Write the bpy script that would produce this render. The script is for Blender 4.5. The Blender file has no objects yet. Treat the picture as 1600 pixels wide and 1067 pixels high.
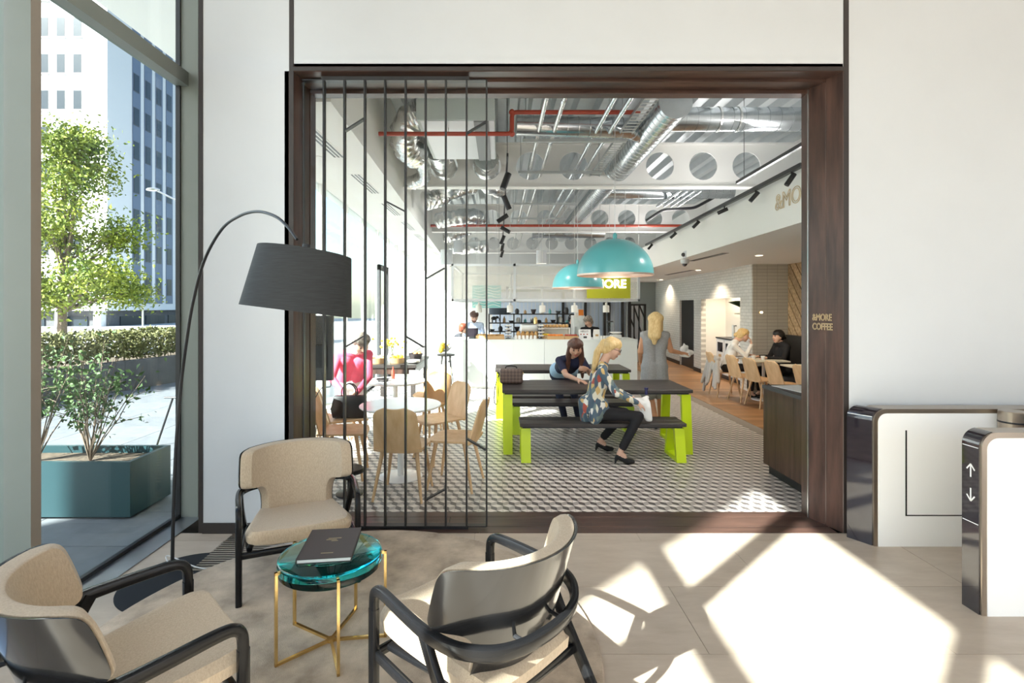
import bpy, bmesh, math, random
import numpy as np
from mathutils import Vector, Matrix, Quaternion
random.seed(7)
C = bpy.context.scene.collection
PI = math.pi
# ------------------------------------------------------------ camera, sky, sun, exposure
FPX, VX, VY, EYE = 800.0, 780.0, 478.0, 1.69
scn = bpy.context.scene
cam_d = bpy.data.cameras.new('camera'); cam = bpy.data.objects.new('camera', cam_d); C.objects.link(cam)
cam.location = (0, 0, EYE); cam.rotation_euler = (PI/2, 0, 0)
cam_d.sensor_width = 36; cam_d.lens = 18.0; cam_d.shift_x = 0.0125; cam_d.shift_y = -0.0347
cam_d.clip_start = .05; cam_d.clip_end = 500
scn.camera = cam
SUN = Vector((.73, .69, -.715)).normalized()
w = bpy.data.worlds.new('world'); scn.world = w; w.use_nodes = True
wn = w.node_tree.nodes; wn.clear()
sky = wn.new('ShaderNodeTexSky'); sky.sky_type = 'NISHITA'; sky.sun_disc = False
sky.sun_elevation = math.asin(-SUN.z); sky.sun_rotation = math.atan2(-SUN.x, -SUN.y)
sky.air_density = 1.0; sky.dust_density = 1.2; sky.ozone_density = 1.0
bg = wn.new('ShaderNodeBackground'); bg.inputs['Strength'].default_value = 0.43
wo = wn.new('ShaderNodeOutputWorld')
w.node_tree.links.new(sky.outputs[0], bg.inputs[0]); w.node_tree.links.new(bg.outputs[0], wo.inputs[0])
sd = bpy.data.lights.new('sun', 'SUN'); sd.energy = 27.0; sd.angle = math.radians(.6); sd.color = (1, .985, .965)
so = bpy.data.objects.new('sun', sd); C.objects.link(so); so.location = (-12, -12, 14)
so.rotation_euler = SUN.to_track_quat('-Z', 'Y').to_euler()
vs = scn.view_settings
vs.view_transform = 'Standard'; vs.look = 'None'; vs.gamma = 1; vs.use_curve_mapping = False
vs.exposure = 0.12
scn.cycles.max_bounces = 10; scn.cycles.diffuse_bounces = 6; scn.cycles.glossy_bounces = 5
scn.cycles.transparent_max_bounces = 16; scn.cycles.transmission_bounces = 8
scn.cycles.sample_clamp_indirect = 8

def P(px, py, Y):            # place by perspective: photo pixel and distance -> metres
    return Vector(((px-VX)*Y/FPX, Y, EYE-(py-VY)*Y/FPX))

# ------------------------------------------------------------ materials
MATS = {}
def mat(name, col, rough=.5, metal=0., spec=.5, noise=0., nscale=20., nstretch=(1,1,1), col2=None, bump=0., bscale=None,
        emit=None, estr=0., alpha=1., trans=0., ior=1.45, coat=0., sheen=0., coord='Object'):
    if name in MATS: return MATS[name]
    m = bpy.data.materials.new(name); m.use_nodes = True
    nt = m.node_tree; b = nt.nodes['Principled BSDF']; L = nt.links.new
    c = (*col, 1)
    b.inputs['Base Color'].default_value = c; b.inputs['Roughness'].default_value = rough
    b.inputs['Metallic'].default_value = metal; b.inputs['Specular IOR Level'].default_value = spec
    b.inputs['IOR'].default_value = ior
    b.inputs['Coat Weight'].default_value = coat; b.inputs['Coat Roughness'].default_value = .06
    b.inputs['Sheen Weight'].default_value = sheen
    b.inputs['Alpha'].default_value = alpha; b.inputs['Transmission Weight'].default_value = trans
    if emit: b.inputs['Emission Color'].default_value = (*emit, 1); b.inputs['Emission Strength'].default_value = estr
    if noise or bump or col2:
        tc = nt.nodes.new('ShaderNodeTexCoord'); mp = nt.nodes.new('ShaderNodeMapping')
        mp.inputs['Scale'].default_value = nstretch
        L(tc.outputs[coord], mp.inputs['Vector'])
        nz = nt.nodes.new('ShaderNodeTexNoise'); nz.inputs['Scale'].default_value = nscale
        nz.inputs['Detail'].default_value = 6; nz.inputs['Roughness'].default_value = .6
        L(mp.outputs[0], nz.inputs['Vector'])
        if noise or col2:
            r = nt.nodes.new('ShaderNodeValToRGB')
            k = noise
            a = tuple(max(0, x*(1-k)) for x in col); d = col2 if col2 else tuple(min(1, x*(1+k)) for x in col)
            r.color_ramp.elements[0].color = (*a, 1); r.color_ramp.elements[1].color = (*d, 1)
            r.color_ramp.elements[0].position = .32; r.color_ramp.elements[1].position = .68
            L(nz.outputs['Fac'], r.inputs['Fac']); L(r.outputs['Color'], b.inputs['Base Color'])
        if bump:
            bp = nt.nodes.new('ShaderNodeBump'); bp.inputs['Strength'].default_value = bump
            bp.inputs['Distance'].default_value = .01
            if bscale:
                n2 = nt.nodes.new('ShaderNodeTexNoise'); n2.inputs['Scale'].default_value = bscale
                n2.inputs['Detail'].default_value = 3
                L(mp.outputs[0], n2.inputs['Vector']); L(n2.outputs['Fac'], bp.inputs['Height'])
            else: L(nz.outputs['Fac'], bp.inputs['Height'])
            L(bp.outputs[0], b.inputs['Normal'])
    MATS[name] = m
    return m
def rand_tint(m, amt=.15):
    """vary the base colour a little from piece to piece (object random)"""
    nt = m.node_tree; b = nt.nodes['Principled BSDF']; L = nt.links.new
    oi = nt.nodes.new('ShaderNodeObjectInfo'); mr = nt.nodes.new('ShaderNodeMapRange')
    mr.inputs['To Min'].default_value = 1-amt; mr.inputs['To Max'].default_value = 1+amt
    L(oi.outputs['Random'], mr.inputs['Value'])
    mx = nt.nodes.new('ShaderNodeVectorMath'); mx.operation = 'SCALE'
    if b.inputs['Base Color'].links: L(b.inputs['Base Color'].links[0].from_socket, mx.inputs[0])
    else: mx.inputs[0].default_value = b.inputs['Base Color'].default_value[:3]
    L(mr.outputs[0], mx.inputs['Scale']); L(mx.outputs[0], b.inputs['Base Color'])
    return m
def wood(name, c1, c2, stretch=(1.2, 14, 14), scale=3., rough=.45, coord='Object', bump=.08, tint=.12):
    m = mat(name, c1, rough, noise=.0, nscale=scale, nstretch=stretch, col2=c2, bump=bump, coord=coord)
    if tint: rand_tint(m, tint)
    return m
def thin_glass(name, tint=(.93, .97, .95), refl=.08, rough=0.):
    if name in MATS: return MATS[name]
    m = bpy.data.materials.new(name); m.use_nodes = True; nt = m.node_tree; nt.nodes.clear(); L = nt.links.new
    o = nt.nodes.new('ShaderNodeOutputMaterial'); mx = nt.nodes.new('ShaderNodeMixShader')
    t = nt.nodes.new('ShaderNodeBsdfTransparent'); t.inputs[0].default_value = (*tint, 1)
    g = nt.nodes.new('ShaderNodeBsdfGlossy'); g.inputs['Roughness'].default_value = rough
    lw = nt.nodes.new('ShaderNodeLayerWeight'); lw.inputs['Blend'].default_value = .5
    pw_ = nt.nodes.new('ShaderNodeMath'); pw_.operation = 'POWER'; pw_.inputs[1].default_value = 4.
    ma = nt.nodes.new('ShaderNodeMath'); ma.operation = 'MULTIPLY_ADD'; ma.inputs[1].default_value = .45; ma.inputs[2].default_value = refl*.5
    L(lw.outputs['Facing'], pw_.inputs[0]); L(pw_.outputs[0], ma.inputs[0])
    L(ma.outputs[0], mx.inputs[0]); L(t.outputs[0], mx.inputs[1]); L(g.outputs[0], mx.inputs[2]); L(mx.outputs[0], o.inputs[0])
    MATS[name] = m; return m
def mesh_panel(name, col, cover):
    if name in MATS: return MATS[name]
    m = bpy.data.materials.new(name); m.use_nodes = True; nt = m.node_tree; nt.nodes.clear(); L = nt.links.new
    o = nt.nodes.new('ShaderNodeOutputMaterial'); mx = nt.nodes.new('ShaderNodeMixShader'); mx.inputs[0].default_value = cover
    t = nt.nodes.new('ShaderNodeBsdfTransparent'); d = nt.nodes.new('ShaderNodeBsdfDiffuse'); d.inputs[0].default_value = (*col, 1)
    L(t.outputs[0], mx.inputs[1]); L(d.outputs[0], mx.inputs[2]); L(mx.outputs[0], o.inputs[0])
    MATS[name] = m; return m

M_white = mat('white_panel', (.595, .615, .645), .35, noise=.02, nscale=1.5)
M_plaster = mat('plaster', (.78, .77, .74), .7, bump=.02, nscale=60)
M_ceil = mat('ceiling_paint', (.83, .82, .80), .8)
M_black = mat('black_metal', (.018, .018, .02), .38, spec=.5)
M_blackgl = mat('black_lacquer', (.012, .012, .013), .16, coat=.6)
M_blackarm = mat('black_stained_wood', (.009, .009, .010), .2, spec=.28)
M_bulb = mat('bulb_glass', (1, .9, .8), .4, emit=(1, .88, .7), estr=2.)
M_dkgrey = mat('dark_grey', (.06, .06, .065), .5)
M_greenfin = mat('sage_aluminium', (.20, .22, .20), .45, noise=.03, nscale=2)
M_beigefin = mat('beige_aluminium', (.28, .24, .20), .45)
M_alu = mat('aluminium', (.62, .62, .62), .3, metal=1)
M_sill = mat('sill_steel', (.40, .42, .45), .28, metal=.9, noise=.08, nscale=4)
M_darkwood = wood('dark_oak', (.034, .019, .015), (.092, .048, .036), stretch=(1, 1, .12), scale=16, rough=.35)
M_darkwoodx = wood('dark_oak_lengthwise', (.034, .019, .015), (.092, .048, .036), stretch=(.12, 1, 1), scale=16, rough=.32)
M_stone = rand_tint(mat('travertine', (.41, .335, .265), .30, noise=.0, col2=(.51, .43, .35), nscale=2.6, nstretch=(1, 3.2, 1), bump=.03), .05)
M_grout = mat('grout', (.30, .26, .22), .8)
M_rug = mat('rug_pile', (.26, .19, .125), .95, col2=(.62, .49, .36), nscale=5, bump=.5, bscale=260, sheen=.3)
M_fabric = mat('oatmeal_weave', (.44, .34, .24), .9, col2=(.56, .45, .325), nscale=160, nstretch=(1, 1, .35), bump=.25, bscale=420, sheen=.2)
M_brass = mat('brass', (.83, .60, .26), .2, metal=1)
M_resin = mat('teal_resin', (.80, .97, .99), .03, trans=1., ior=1.42)
va = M_resin.node_tree.nodes.new('ShaderNodeVolumeAbsorption'); va.inputs['Color'].default_value = (0, .90, .94, 1); va.inputs['Density'].default_value = 7
M_resin.node_tree.links.new(va.outputs[0], M_resin.node_tree.nodes['Material Output'].inputs['Volume'])
M_bookc = mat('book_cover', (.055, .042, .042), .45)
M_paper = mat('paper', (.85, .84, .82), .7)
M_gold = mat('gold_print', (.65, .5, .3), .4, metal=.6)
M_bronze = mat('bronze_steel', (.42, .36, .30), .3, metal=.95)
M_turnw = mat('turnstile_white', (.88, .88, .88), .25)
M_darkgl = mat('smoked_glass', (.018, .014, .02), .04, coat=1)
M_print = mat('white_print', (.8, .8, .8), .5)
M_shade = mat('lamp_shade_cloth', (.028, .031, .034), .8, noise=.25, nscale=14, nstretch=(1, 1, 22), bump=.15)
M_shade_in = mat('lamp_shade_lining', (.75, .74, .72), .8)
M_lime = mat('lime_lacquer', (.60, .76, .01), .35)
M_tabled = wood('wenge_top', (.030, .024, .022), (.062, .050, .046), stretch=(.15, 2, 2), scale=14, rough=.42, tint=.1)
M_ash = wood('ash_wood', (.60, .37, .19), (.74, .50, .29), stretch=(2, 2, .3), scale=7, rough=.45, tint=.10)
M_ashleg = wood('ash_leg', (.60, .37, .19), (.74, .49, .28), stretch=(2, 2, .3), scale=9, rough=.45, tint=.08)
M_palewood = wood('pale_ash', (.62, .58, .46), (.70, .66, .54), stretch=(2, 2, .3), scale=7, tint=.05)
M_tablew = mat('table_white', (.84, .84, .84), .25)
M_teal = mat('teal_enamel', (.125, .47, .50), .28, coat=.4)
M_copperin = mat('pendant_lining', (.74, .60, .52), .35, metal=.7)
M_galv = mat('galvanised', (.56, .59, .61), .24, metal=1, noise=.10, nscale=5, bump=.03)
M_foil = mat('foil', (.74, .74, .73), .17, metal=1, bump=1., nscale=16)
M_deck = mat('deck_steel', (.50, .53, .54), .36, metal=.6, noise=.06, nscale=3)
M_beamw = mat('beam_paint', (.80, .79, .76), .6)
M_red = mat('red_pipe', (.36, .055, .03), .4)
M_tray = mat('tray_steel', (.5, .52, .52), .4, metal=.8)
M_greyfcu = mat('unit_grey', (.45, .50, .49), .5)
M_tlight = mat('tile_light', (.74, .68, .62), .38, noise=.06, nscale=30)
M_tmid = mat('tile_mid', (.40, .355, .33), .38, noise=.08, nscale=30)
M_tdark = mat('tile_dark', (.115, .10, .095), .38, noise=.1, nscale=30)
M_plank = wood('oak_plank', (.30, .15, .065), (.46, .25, .115), stretch=(.2, 3, 3), scale=8, rough=.4, tint=.2)
M_plankw = wood('reclaimed_plank', (.34, .21, .115), (.62, .44, .26), stretch=(.2, 3, 3), scale=7, rough=.65, tint=.3)
M_counter = mat('counter_panel', (.76, .80, .79), .35)
M_green_sign = mat('chartreuse_panel', (.40, .40, .02), .5, emit=(.5, .5, .03), estr=.12)
M_neon = mat('neon_white', (1, 1, 1), .4, emit=(1, 1, 1), estr=3.)
M_lampglow = mat('lamp_glow', (1, .9, .75), .5, emit=(1, .84, .62), estr=6.)
M_skin = mat('skin', (.66, .40, .29), .5)
M_skin2 = mat('skin_olive', (.50, .29, .20), .5)
M_skin3 = mat('skin_tanned', (.60, .30, .17), .5)
M_lip = mat('lips', (.45, .13, .12), .4)
M_eye = mat('eye_dark', (.03, .02, .02), .3)
M_blonde = mat('blonde_hair', (.58, .37, .14), .45, noise=.0, col2=(.80, .60, .30), nscale=26, nstretch=(3, 3, .5), bump=.3)
M_brown = mat('brown_hair', (.055, .025, .018), .4, col2=(.13, .055, .038), nscale=24, nstretch=(3, 3, .5), bump=.3)
M_blackh = mat('black_hair', (.012, .010, .010), .4)
M_grizzle = mat('grey_brown_hair', (.10, .075, .06), .5, col2=(.42, .36, .30), nscale=30)
M_redhair = mat('auburn_hair', (.20, .05, .025), .5)
M_pink = mat('pink_jumper', (.83, .13, .22), .9, noise=.10, nscale=8)
M_whitecl = mat('white_cloth', (.80, .79, .77), .85)
M_navy = mat('navy_cloth', (.014, .016, .045), .8)
M_jean = mat('dark_denim', (.015, .020, .045), .85)
M_ltblue = mat('pale_blue_cloth', (.28, .42, .55), .85)
M_blackcl = mat('black_cloth', (.012, .011, .013), .8)
M_greydr = mat('grey_dress_cloth', (.34, .335, .33), .9, noise=.1, nscale=60)
M_shirtblue = mat('light_blue_shirt', (.55, .62, .78), .8)
M_shoe = mat('black_suede', (.008, .008, .009), .6)
M_shoew = mat('white_leather', (.75, .72, .68), .5)
M_leather = mat('black_leather', (.020, .019, .020), .4)
M_cement = mat('concrete', (.09, .09, .095), .8, noise=.15, nscale=4)
M_concl = mat('pale_concrete', (.42, .42, .42), .8, noise=.08, nscale=3)
M_pave = rand_tint(mat('paving', (.145, .155, .165), .7, noise=.12, nscale=6), .08)
M_planter = mat('planter_teal', (.016, .05, .058), .4)
M_soil = mat('soil', (.10, .075, .05), .95, noise=.5, nscale=30, bump=.6)
M_leafa = mat('leaf_green', (.055, .11, .010), .6, noise=.0, col2=(.27, .30, .02), nscale=1.3)
M_leafh = mat('leaf_hedge', (.075, .085, .02), .7, col2=(.20, .19, .07), nscale=5)
M_leafs = mat('leaf_shrub', (.04, .09, .03), .6, col2=(.13, .21, .06), nscale=3)
M_bark = mat('bark', (.16, .12, .085), .9, noise=.3, nscale=20)
M_tower = mat('tower_render', (.60, .60, .60), .7)
M_towerb = mat('tower_panel_blue', (.10, .13, .19), .5)
M_towerg = mat('tower_glass', (.02, .03, .04), .25, spec=.3)
M_glassout = thin_glass('window_glass', (.93, .975, .96), .03)
M_glasspart = thin_glass('screen_glass', (.97, .985, .98), .012)
M_cardbox = mat('cardboard', (.52, .33, .16), .8)
M_orange = mat('orange_pack', (.75, .22, .03), .6)
M_yellow = mat('yellow_pack', (.80, .55, .04), .6)
M_ceramic = mat('ceramic', (.80, .78, .74), .3)
M_steel = mat('brushed_steel', (.6, .6, .6), .3, metal=1)
M_canopy = mesh_panel('canopy_mesh', (.84, .81, .75), .24)
M_canopyt = mesh_panel('teal_mesh', (.30, .68, .66), .6)
M_beigetile = None
# ------------------------------------------------------------ geometry helpers
class B:
    def __init__(s): s.bm = bmesh.new(); s.mi = 0
    def f(s, vs):
        try:
            fc = s.bm.faces.new(vs); fc.material_index = s.mi; return fc
        except ValueError: return None
    def v(s, p): return s.bm.verts.new(p)
    def poly(s, pts): return s.f([s.v(p) for p in pts])
    def box(s, x0, x1, y0, y1, z0, z1):
        v = [s.v((x, y, z)) for z in (z0, z1) for y in (y0, y1) for x in (x0, x1)]
        for q in ((0,2,3,1), (4,5,7,6), (0,1,5,4), (2,6,7,3), (0,4,6,2), (1,3,7,5)): s.f([v[i] for i in q])
        return s
    def hexa(s, lo, hi):      # two quads of four points each
        a = [s.v(p) for p in lo]; b = [s.v(p) for p in hi]
        s.f(a[::-1]); s.f(b)
        for i in range(4): s.f([a[i], a[(i+1) % 4], b[(i+1) % 4], b[i]])
        return s
    def prism(s, pts, axis, d0, d1):
        def e(p, d): return {'z': (p[0], p[1], d), 'y': (p[0], d, p[1]), 'x': (d, p[0], p[1])}[axis]
        a = [s.v(e(p, d0)) for p in pts]; b = [s.v(e(p, d1)) for p in pts]; n = len(pts)
        s.f(a[::-1]); s.f(b)
        for i in range(n): s.f([a[i], a[(i+1) % n], b[(i+1) % n], b[i]])
        return s
    def loft(s, rings, caps=True, closed=False):
        R = [[s.v(p) for p in r] for r in rings]; n = len(R[0])
        m = len(R)
        for i in range(m if closed else m-1):
            a, b = R[i], R[(i+1) % m]
            for j in range(n): s.f([a[j], a[(j+1) % n], b[(j+1) % n], b[j]])
        if caps and not closed: s.f(R[0][::-1]); s.f(R[-1])
        return s
    def sweep(s, pts, sec, up=(0, 0, 1), closed=False, caps=True):
        """sec: list of (a,b) in side/up axes, or function(i,t)->list"""
        pts = [Vector(p) for p in pts]; n = len(pts); rings = []
        side = None
        for i, p in enumerate(pts):
            if closed: t = (pts[(i+1) % n]-pts[i-1])
            else: t = pts[min(i+1, n-1)]-pts[max(i-1, 0)]
            t.normalize()
            u = Vector(up)
            if side is None:
                sd = t.cross(u)
                if sd.length < 1e-4: sd = t.cross(Vector((0, 1, 0)))
            else:
                sd = side-t*side.dot(t)
            if up is not None and abs(t.dot(u)) < .95 and side is None: pass
            sd.normalize(); side = sd
            uu = sd.cross(t).normalized()
            sc = sec(i, i/max(1, n-1)) if callable(sec) else sec
            rings.append([p+sd*a+uu*b for a, b in sc])
        return s.loft(rings, caps, closed)
    def tube(s, pts, r, n=10, closed=False, caps=True):
        def sc(i, t):
            rr = r(t) if callable(r) else (r[i] if isinstance(r, (list, tuple)) else r)
            return [(rr*math.cos(2*PI*k/n), rr*math.sin(2*PI*k/n)) for k in range(n)]
        return s.sweep(pts, sc, closed=closed, caps=caps)
    def cyl(s, p0, p1, r0, r1=None, n=12, caps=True):
        return s.tube([p0, p1], [r0, r0 if r1 is None else r1], n, caps=caps)
    def lathe(s, prof, c=(0, 0, 0), n=24, close=True):
        rings = []
        for r, z in prof:
            rings.append([s.v((c[0]+max(r, 1e-5)*math.cos(2*PI*k/n), c[1]+max(r, 1e-5)*math.sin(2*PI*k/n), c[2]+z)) for k in range(n)])
        for a, b in zip(rings[:-1], rings[1:]):
            for j in range(n): s.f([a[j], a[(j+1) % n], b[(j+1) % n], b[j]])
        if close: s.f(rings[0][::-1]); s.f(rings[-1])
        return s
    def ball(s, c, r, n=12, m=8):
        r = (r, r, r) if not isinstance(r, (tuple, list)) else r
        rings = []
        for i in range(1, m):
            a = PI*i/m
            rings.append([(c[0]+r[0]*math.sin(a)*math.cos(2*PI*k/n), c[1]+r[1]*math.sin(a)*math.sin(2*PI*k/n), c[2]-r[2]*math.cos(a)) for k in range(n)])
        R = [[s.v(p) for p in q] for q in rings]
        for a, b in zip(R[:-1], R[1:]):
            for j in range(n): s.f([a[j], a[(j+1) % n], b[(j+1) % n], b[j]])
        lo = s.v((c[0], c[1], c[2]-r[2])); hi = s.v((c[0], c[1], c[2]+r[2]))
        for j in range(n): s.f([lo, R[0][(j+1) % n], R[0][j]]); s.f([hi, R[-1][j], R[-1][(j+1) % n]])
        return s
    def xf(s, m):
        bmesh.ops.transform(s.bm, matrix=m, verts=s.bm.verts); return s
    def bevel(s, w, seg=2, ang=.5):
        bmesh.ops.remove_doubles(s.bm, verts=s.bm.verts, dist=1e-6)
        ed = [e for e in s.bm.edges if len(e.link_faces) == 2 and e.calc_face_angle(0) > ang]
        bmesh.ops.bevel(s.bm, geom=ed, offset=w, segments=seg, affect='EDGES', profile=.6, clamp_overlap=True)
        return s
    def mesh(s, name, mats, smooth=False):
        bmesh.ops.recalc_face_normals(s.bm, faces=s.bm.faces)
        me = bpy.data.meshes.new(name); s.bm.to_mesh(me); s.bm.free()
        for m in (mats if isinstance(mats, (list, tuple)) else [mats]): me.materials.append(m)
        if smooth:
            me.polygons.foreach_set('use_smooth', [True]*len(me.polygons)); me.set_sharp_from_angle(angle=math.radians(38))
        return me
    def build(s, name, mats, parent=None, smooth=False, loc=None):
        o = bpy.data.objects.new(name, s.mesh(name, mats, smooth)); C.objects.link(o)
        if parent is not None: o.parent = parent
        if loc is not None: o.location = loc
        return o
def link(name, me, parent=None, loc=(0, 0, 0), rot=(0, 0, 0), scale=None):
    o = bpy.data.objects.new(name, me); C.objects.link(o); o.location = loc; o.rotation_euler = rot
    if scale: o.scale = scale
    if parent is not None: o.parent = parent
    return o
def tag(o, label, cat, group=None):
    o['label'] = label; o['category'] = cat
    if group: o['group'] = group
    return o
def thing(name, label, cat, loc=(0, 0, 0), rz=0., group=None):
    o = bpy.data.objects.new(name, None); C.objects.link(o); o.location = loc; o.rotation_euler = (0, 0, rz)
    o.empty_display_size = .1
    return tag(o, label, cat, group)
def struct(o, label=None):
    o['kind'] = 'structure'
    if label: o['label'] = label
    return o
def sempty(name, label=None):
    o = bpy.data.objects.new(name, None); C.objects.link(o); return struct(o, label)
def copy_tree(o, parent=None, **kw):
    c = o.copy(); C.objects.link(c)
    if parent is not None: c.parent = parent
    for ch in list(o.children): copy_tree(ch, c)
    return c
def text(name, s, size, m, parent, loc, rot, extrude=.004, outline=0., align='LEFT', space=1.):
    cu = bpy.data.curves.new(name, 'FONT'); cu.body = s; cu.size = size; cu.align_x = align; cu.space_character = space
    if outline: cu.fill_mode = 'NONE'; cu.bevel_depth = outline; cu.bevel_resolution = 1
    else: cu.extrude = extrude
    o = bpy.data.objects.new(name+'_tmp', cu); C.objects.link(o)
    dg = bpy.context.evaluated_depsgraph_get(); me = bpy.data.meshes.new_from_object(o.evaluated_get(dg))
    bpy.data.objects.remove(o); me.materials.clear(); me.materials.append(m)
    return link(name, me, parent, loc, rot)
RR = lambda a, b, c=.25, n=3: [(sx*(a-r)+r*math.cos(t), sy*(b-r)+r*math.sin(t)) for r in [min(a, b)*c*2] for sx, sy, t0 in ((1,1,0), (-1,1,PI/2), (-1,-1,PI), (1,-1,1.5*PI)) for t in [t0+PI/2*k/(n-1) for k in range(n)]]
def smoothpath(pts, n=6):
    """Catmull-Rom through the points"""
    p = [Vector(q) for q in pts]; out = []
    for i in range(len(p)-1):
        p0 = p[i-1] if i else p[0]*2-p[1]; p1, p2 = p[i], p[i+1]; p3 = p[i+2] if i+2 < len(p) else p[-1]*2-p[-2]
        for k in range(n):
            t = k/n
            out.append(.5*((2*p1)+(p2-p0)*t+(2*p0-5*p1+4*p2-p3)*t*t+(3*p1-p0-3*p2+p3)*t**3))
    out.append(p[-1]); return out
def fillet(pts, r, n=5):
    """polyline with rounded corners"""
    p = [Vector(q) for q in pts]; out = [p[0]]
    for a, b, c in zip(p[:-2], p[1:-1], p[2:]):
        d1 = (a-b); d2 = (c-b); rr = min(r, d1.length*.49, d2.length*.49)
        s, e = b+d1.normalized()*rr, b+d2.normalized()*rr
        for k in range(n+1):
            t = k/n; out.append(s*(1-t)**2+b*2*t*(1-t)+e*t*t)
    out.append(p[-1]); return out
# ------------------------------------------------------------ foyer shell
WY0, WY1 = 3.81, 4.19                    # front wall thickness
floor = struct(B().box(-2.37, 7, -6, WY0, -.12, -.004).build('floor', M_grout), 'travertine tiled foyer floor')
tile_cache = {}
def floor_tile(x0, x1, y0, y1):
    k = (round(x1-x0, 3), round(y1-y0, 3))
    if k not in tile_cache:
        tile_cache[k] = B().box(.0015, k[0]-.0015, .0015, k[1]-.0015, -.02, 0).mesh('floor_tile', M_stone)
    link('floor_tile', tile_cache[k], floor, (x0, y0, 0))
yr = [3.81, 3.685]
while yr[-1] > -5.9: yr.append(max(-6, yr[-1]-.6))
for r, (ya, yb) in enumerate(zip(yr[:-1], yr[1:])):
    xs = [-2.37]; x = .42-3.6+(.6 if r % 2 == 0 else 0)
    while x < 7:
        if x > -2.3: xs.append(x)
        x += 1.2
    xs.append(7)
    for xa, xb in zip(xs[:-1], xs[1:]): floor_tile(xa, xb, yb, ya)
struct(B().box(-2.60, -2.37, -6, 4.1, -.12, .008).build('trim_1', M_sill), 'brushed metal sill strip under the foyer glazing')
# floor grille beside the wall
fg = thing('floor_grille', 'dark slatted floor grille set in the stone behind the armchair by the white wall panel', 'grille', (-1.75, 3.55, 0))
B().box(-.22, .22, -.30, .245, -.003, .002).build('tray', M_dkgrey, fg)
gsl = B().box(-.215, .215, -.008, .008, .002, .009).mesh('slat', M_bronze)
for i in range(18): link('slat', gsl, fg, (0, -.285+i*.03, 0))
# left glazing of the foyer
win = sempty('window_1', 'tall foyer glazing with a metal transom')
fins = [(4.08, 4.30), (1.06, 1.17), (-.57, -.46), (-2.13, -2.02), (-3.72, -3.61), (-5.3, -5.19)]
for a, b in fins:
    deep = a > 4
    B().box(-2.57 if deep else -2.60, -2.40 if deep else -2.48, a, b, -.05, 5.3).build('mullion', M_greenfin, win)
colm = struct(B().box(-3.0, -2.415, 2.64, 2.70, .0, 5.3).build('column', [M_greenfin, M_beigefin]), 'sage green facade column')
for p in colm.data.polygons:
    if p.normal.x > .9: p.material_index = 1
ys = [4.08, 2.70, 2.64, 1.17, 1.06, -.46, -.57, -2.02, -2.13, -3.61, -3.72, -5.19]
for a, b in zip(ys[1::2], ys[0::2]):
    for z0, z1 in ((.03, 3.45), (3.55, 5.06)):
        B().box(-2.556, -2.546, a+.01, b-.01, z0, z1).build('pane', M_glassout, win)
    B().box(-2.575, -2.475, a, b, 3.44, 3.55).build('transom', M_greenfin, win)
    B().box(-2.565, -2.535, a, b, 0, .035).build('bottom_rail', M_black, win)
    if b > 4: B().box(-2.57, -2.535, 4.065, 4.08, 0, 5.3).build('seal', M_black, win)
struct(B().box(-2.8, -2.41, -6, 4.3, 5.06, 5.6).build('wall_left', M_white), 'white wall above the foyer glazing')
struct(B().box(-2.8, 7.2, -6.2, 4.3, 5.6, 5.8).box(-2.41, 7.2, -6.2, 4.2, 5.25, 5.3).build('ceiling', M_ceil), 'white foyer ceiling')
struct(B().box(7, 7.2, -6, 4.2, 0, 5.3).build('wall_right', M_white), 'white foyer side wall')
wb = struct(B().box(-2.8, 7.2, -6.2, -6, 4.6, 5.3).box(-2.8, 7.2, -6.2, -6, -.1, .1).build('wall_back', M_white), 'foyer entrance wall behind the camera')
w2 = sempty('window_2', 'foyer entrance glazing')
for i in range(7): B().box(-2.5+i*1.56, -2.4+i*1.56, -6.15, -6.05, .1, 4.6).build('mullion', M_greenfin, w2)
B().box(-2.5, 7, -6.13, -6.07, 2.4, 2.5).build('transom', M_greenfin, w2)
# ------------------------------------------------------------ front wall around the opening
wf = struct(B().box(-2.23, -1.56, WY0+.03, WY1+.1, 0, 5.3).box(-1.56, 2.60, WY0+.03, WY1+.1, 3.47, 5.3).box(2.60, 7, WY0+.03, WY1+.1, 0, 5.3)
            .build('wall_front', M_plaster), 'white panelled wall around the wide shop opening')
B().box(-2.205, -1.562, WY0, WY0+.03, .075, 5.3).bevel(.004).build('panel', M_white, wf)
B().box(-1.529, 2.562, WY0, WY0+.03, 3.467, 5.3).bevel(.004).build('panel', M_white, wf)
B().box(2.600, 7, WY0, WY0+.03, .02, 5.3).bevel(.004).build('panel', M_white, wf)
M_trim = mat('trim_brown', (.035, .028, .026), .45)
struct(B().box(-2.235, -2.205, WY0-.004, WY1, 0, 5.3).box(-1.562, -1.530, WY0-.003, WY0+.05, 0, 5.3).box(2.563, 2.600, WY0-.003, WY0+.05, 0, 5.3)
       .box(-1.53, 2.563, WY0-.003, WY0+.05, 3.440, 3.467).build('trim_2', M_trim), 'dark brown metal trim lines between the wall panels')
struct(B().box(-2.205, -1.562, WY0-.012, WY0+.03, 0, .075).build('baseboard_left', M_trim), 'dark skirting under the white panel beside the opening')
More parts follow.
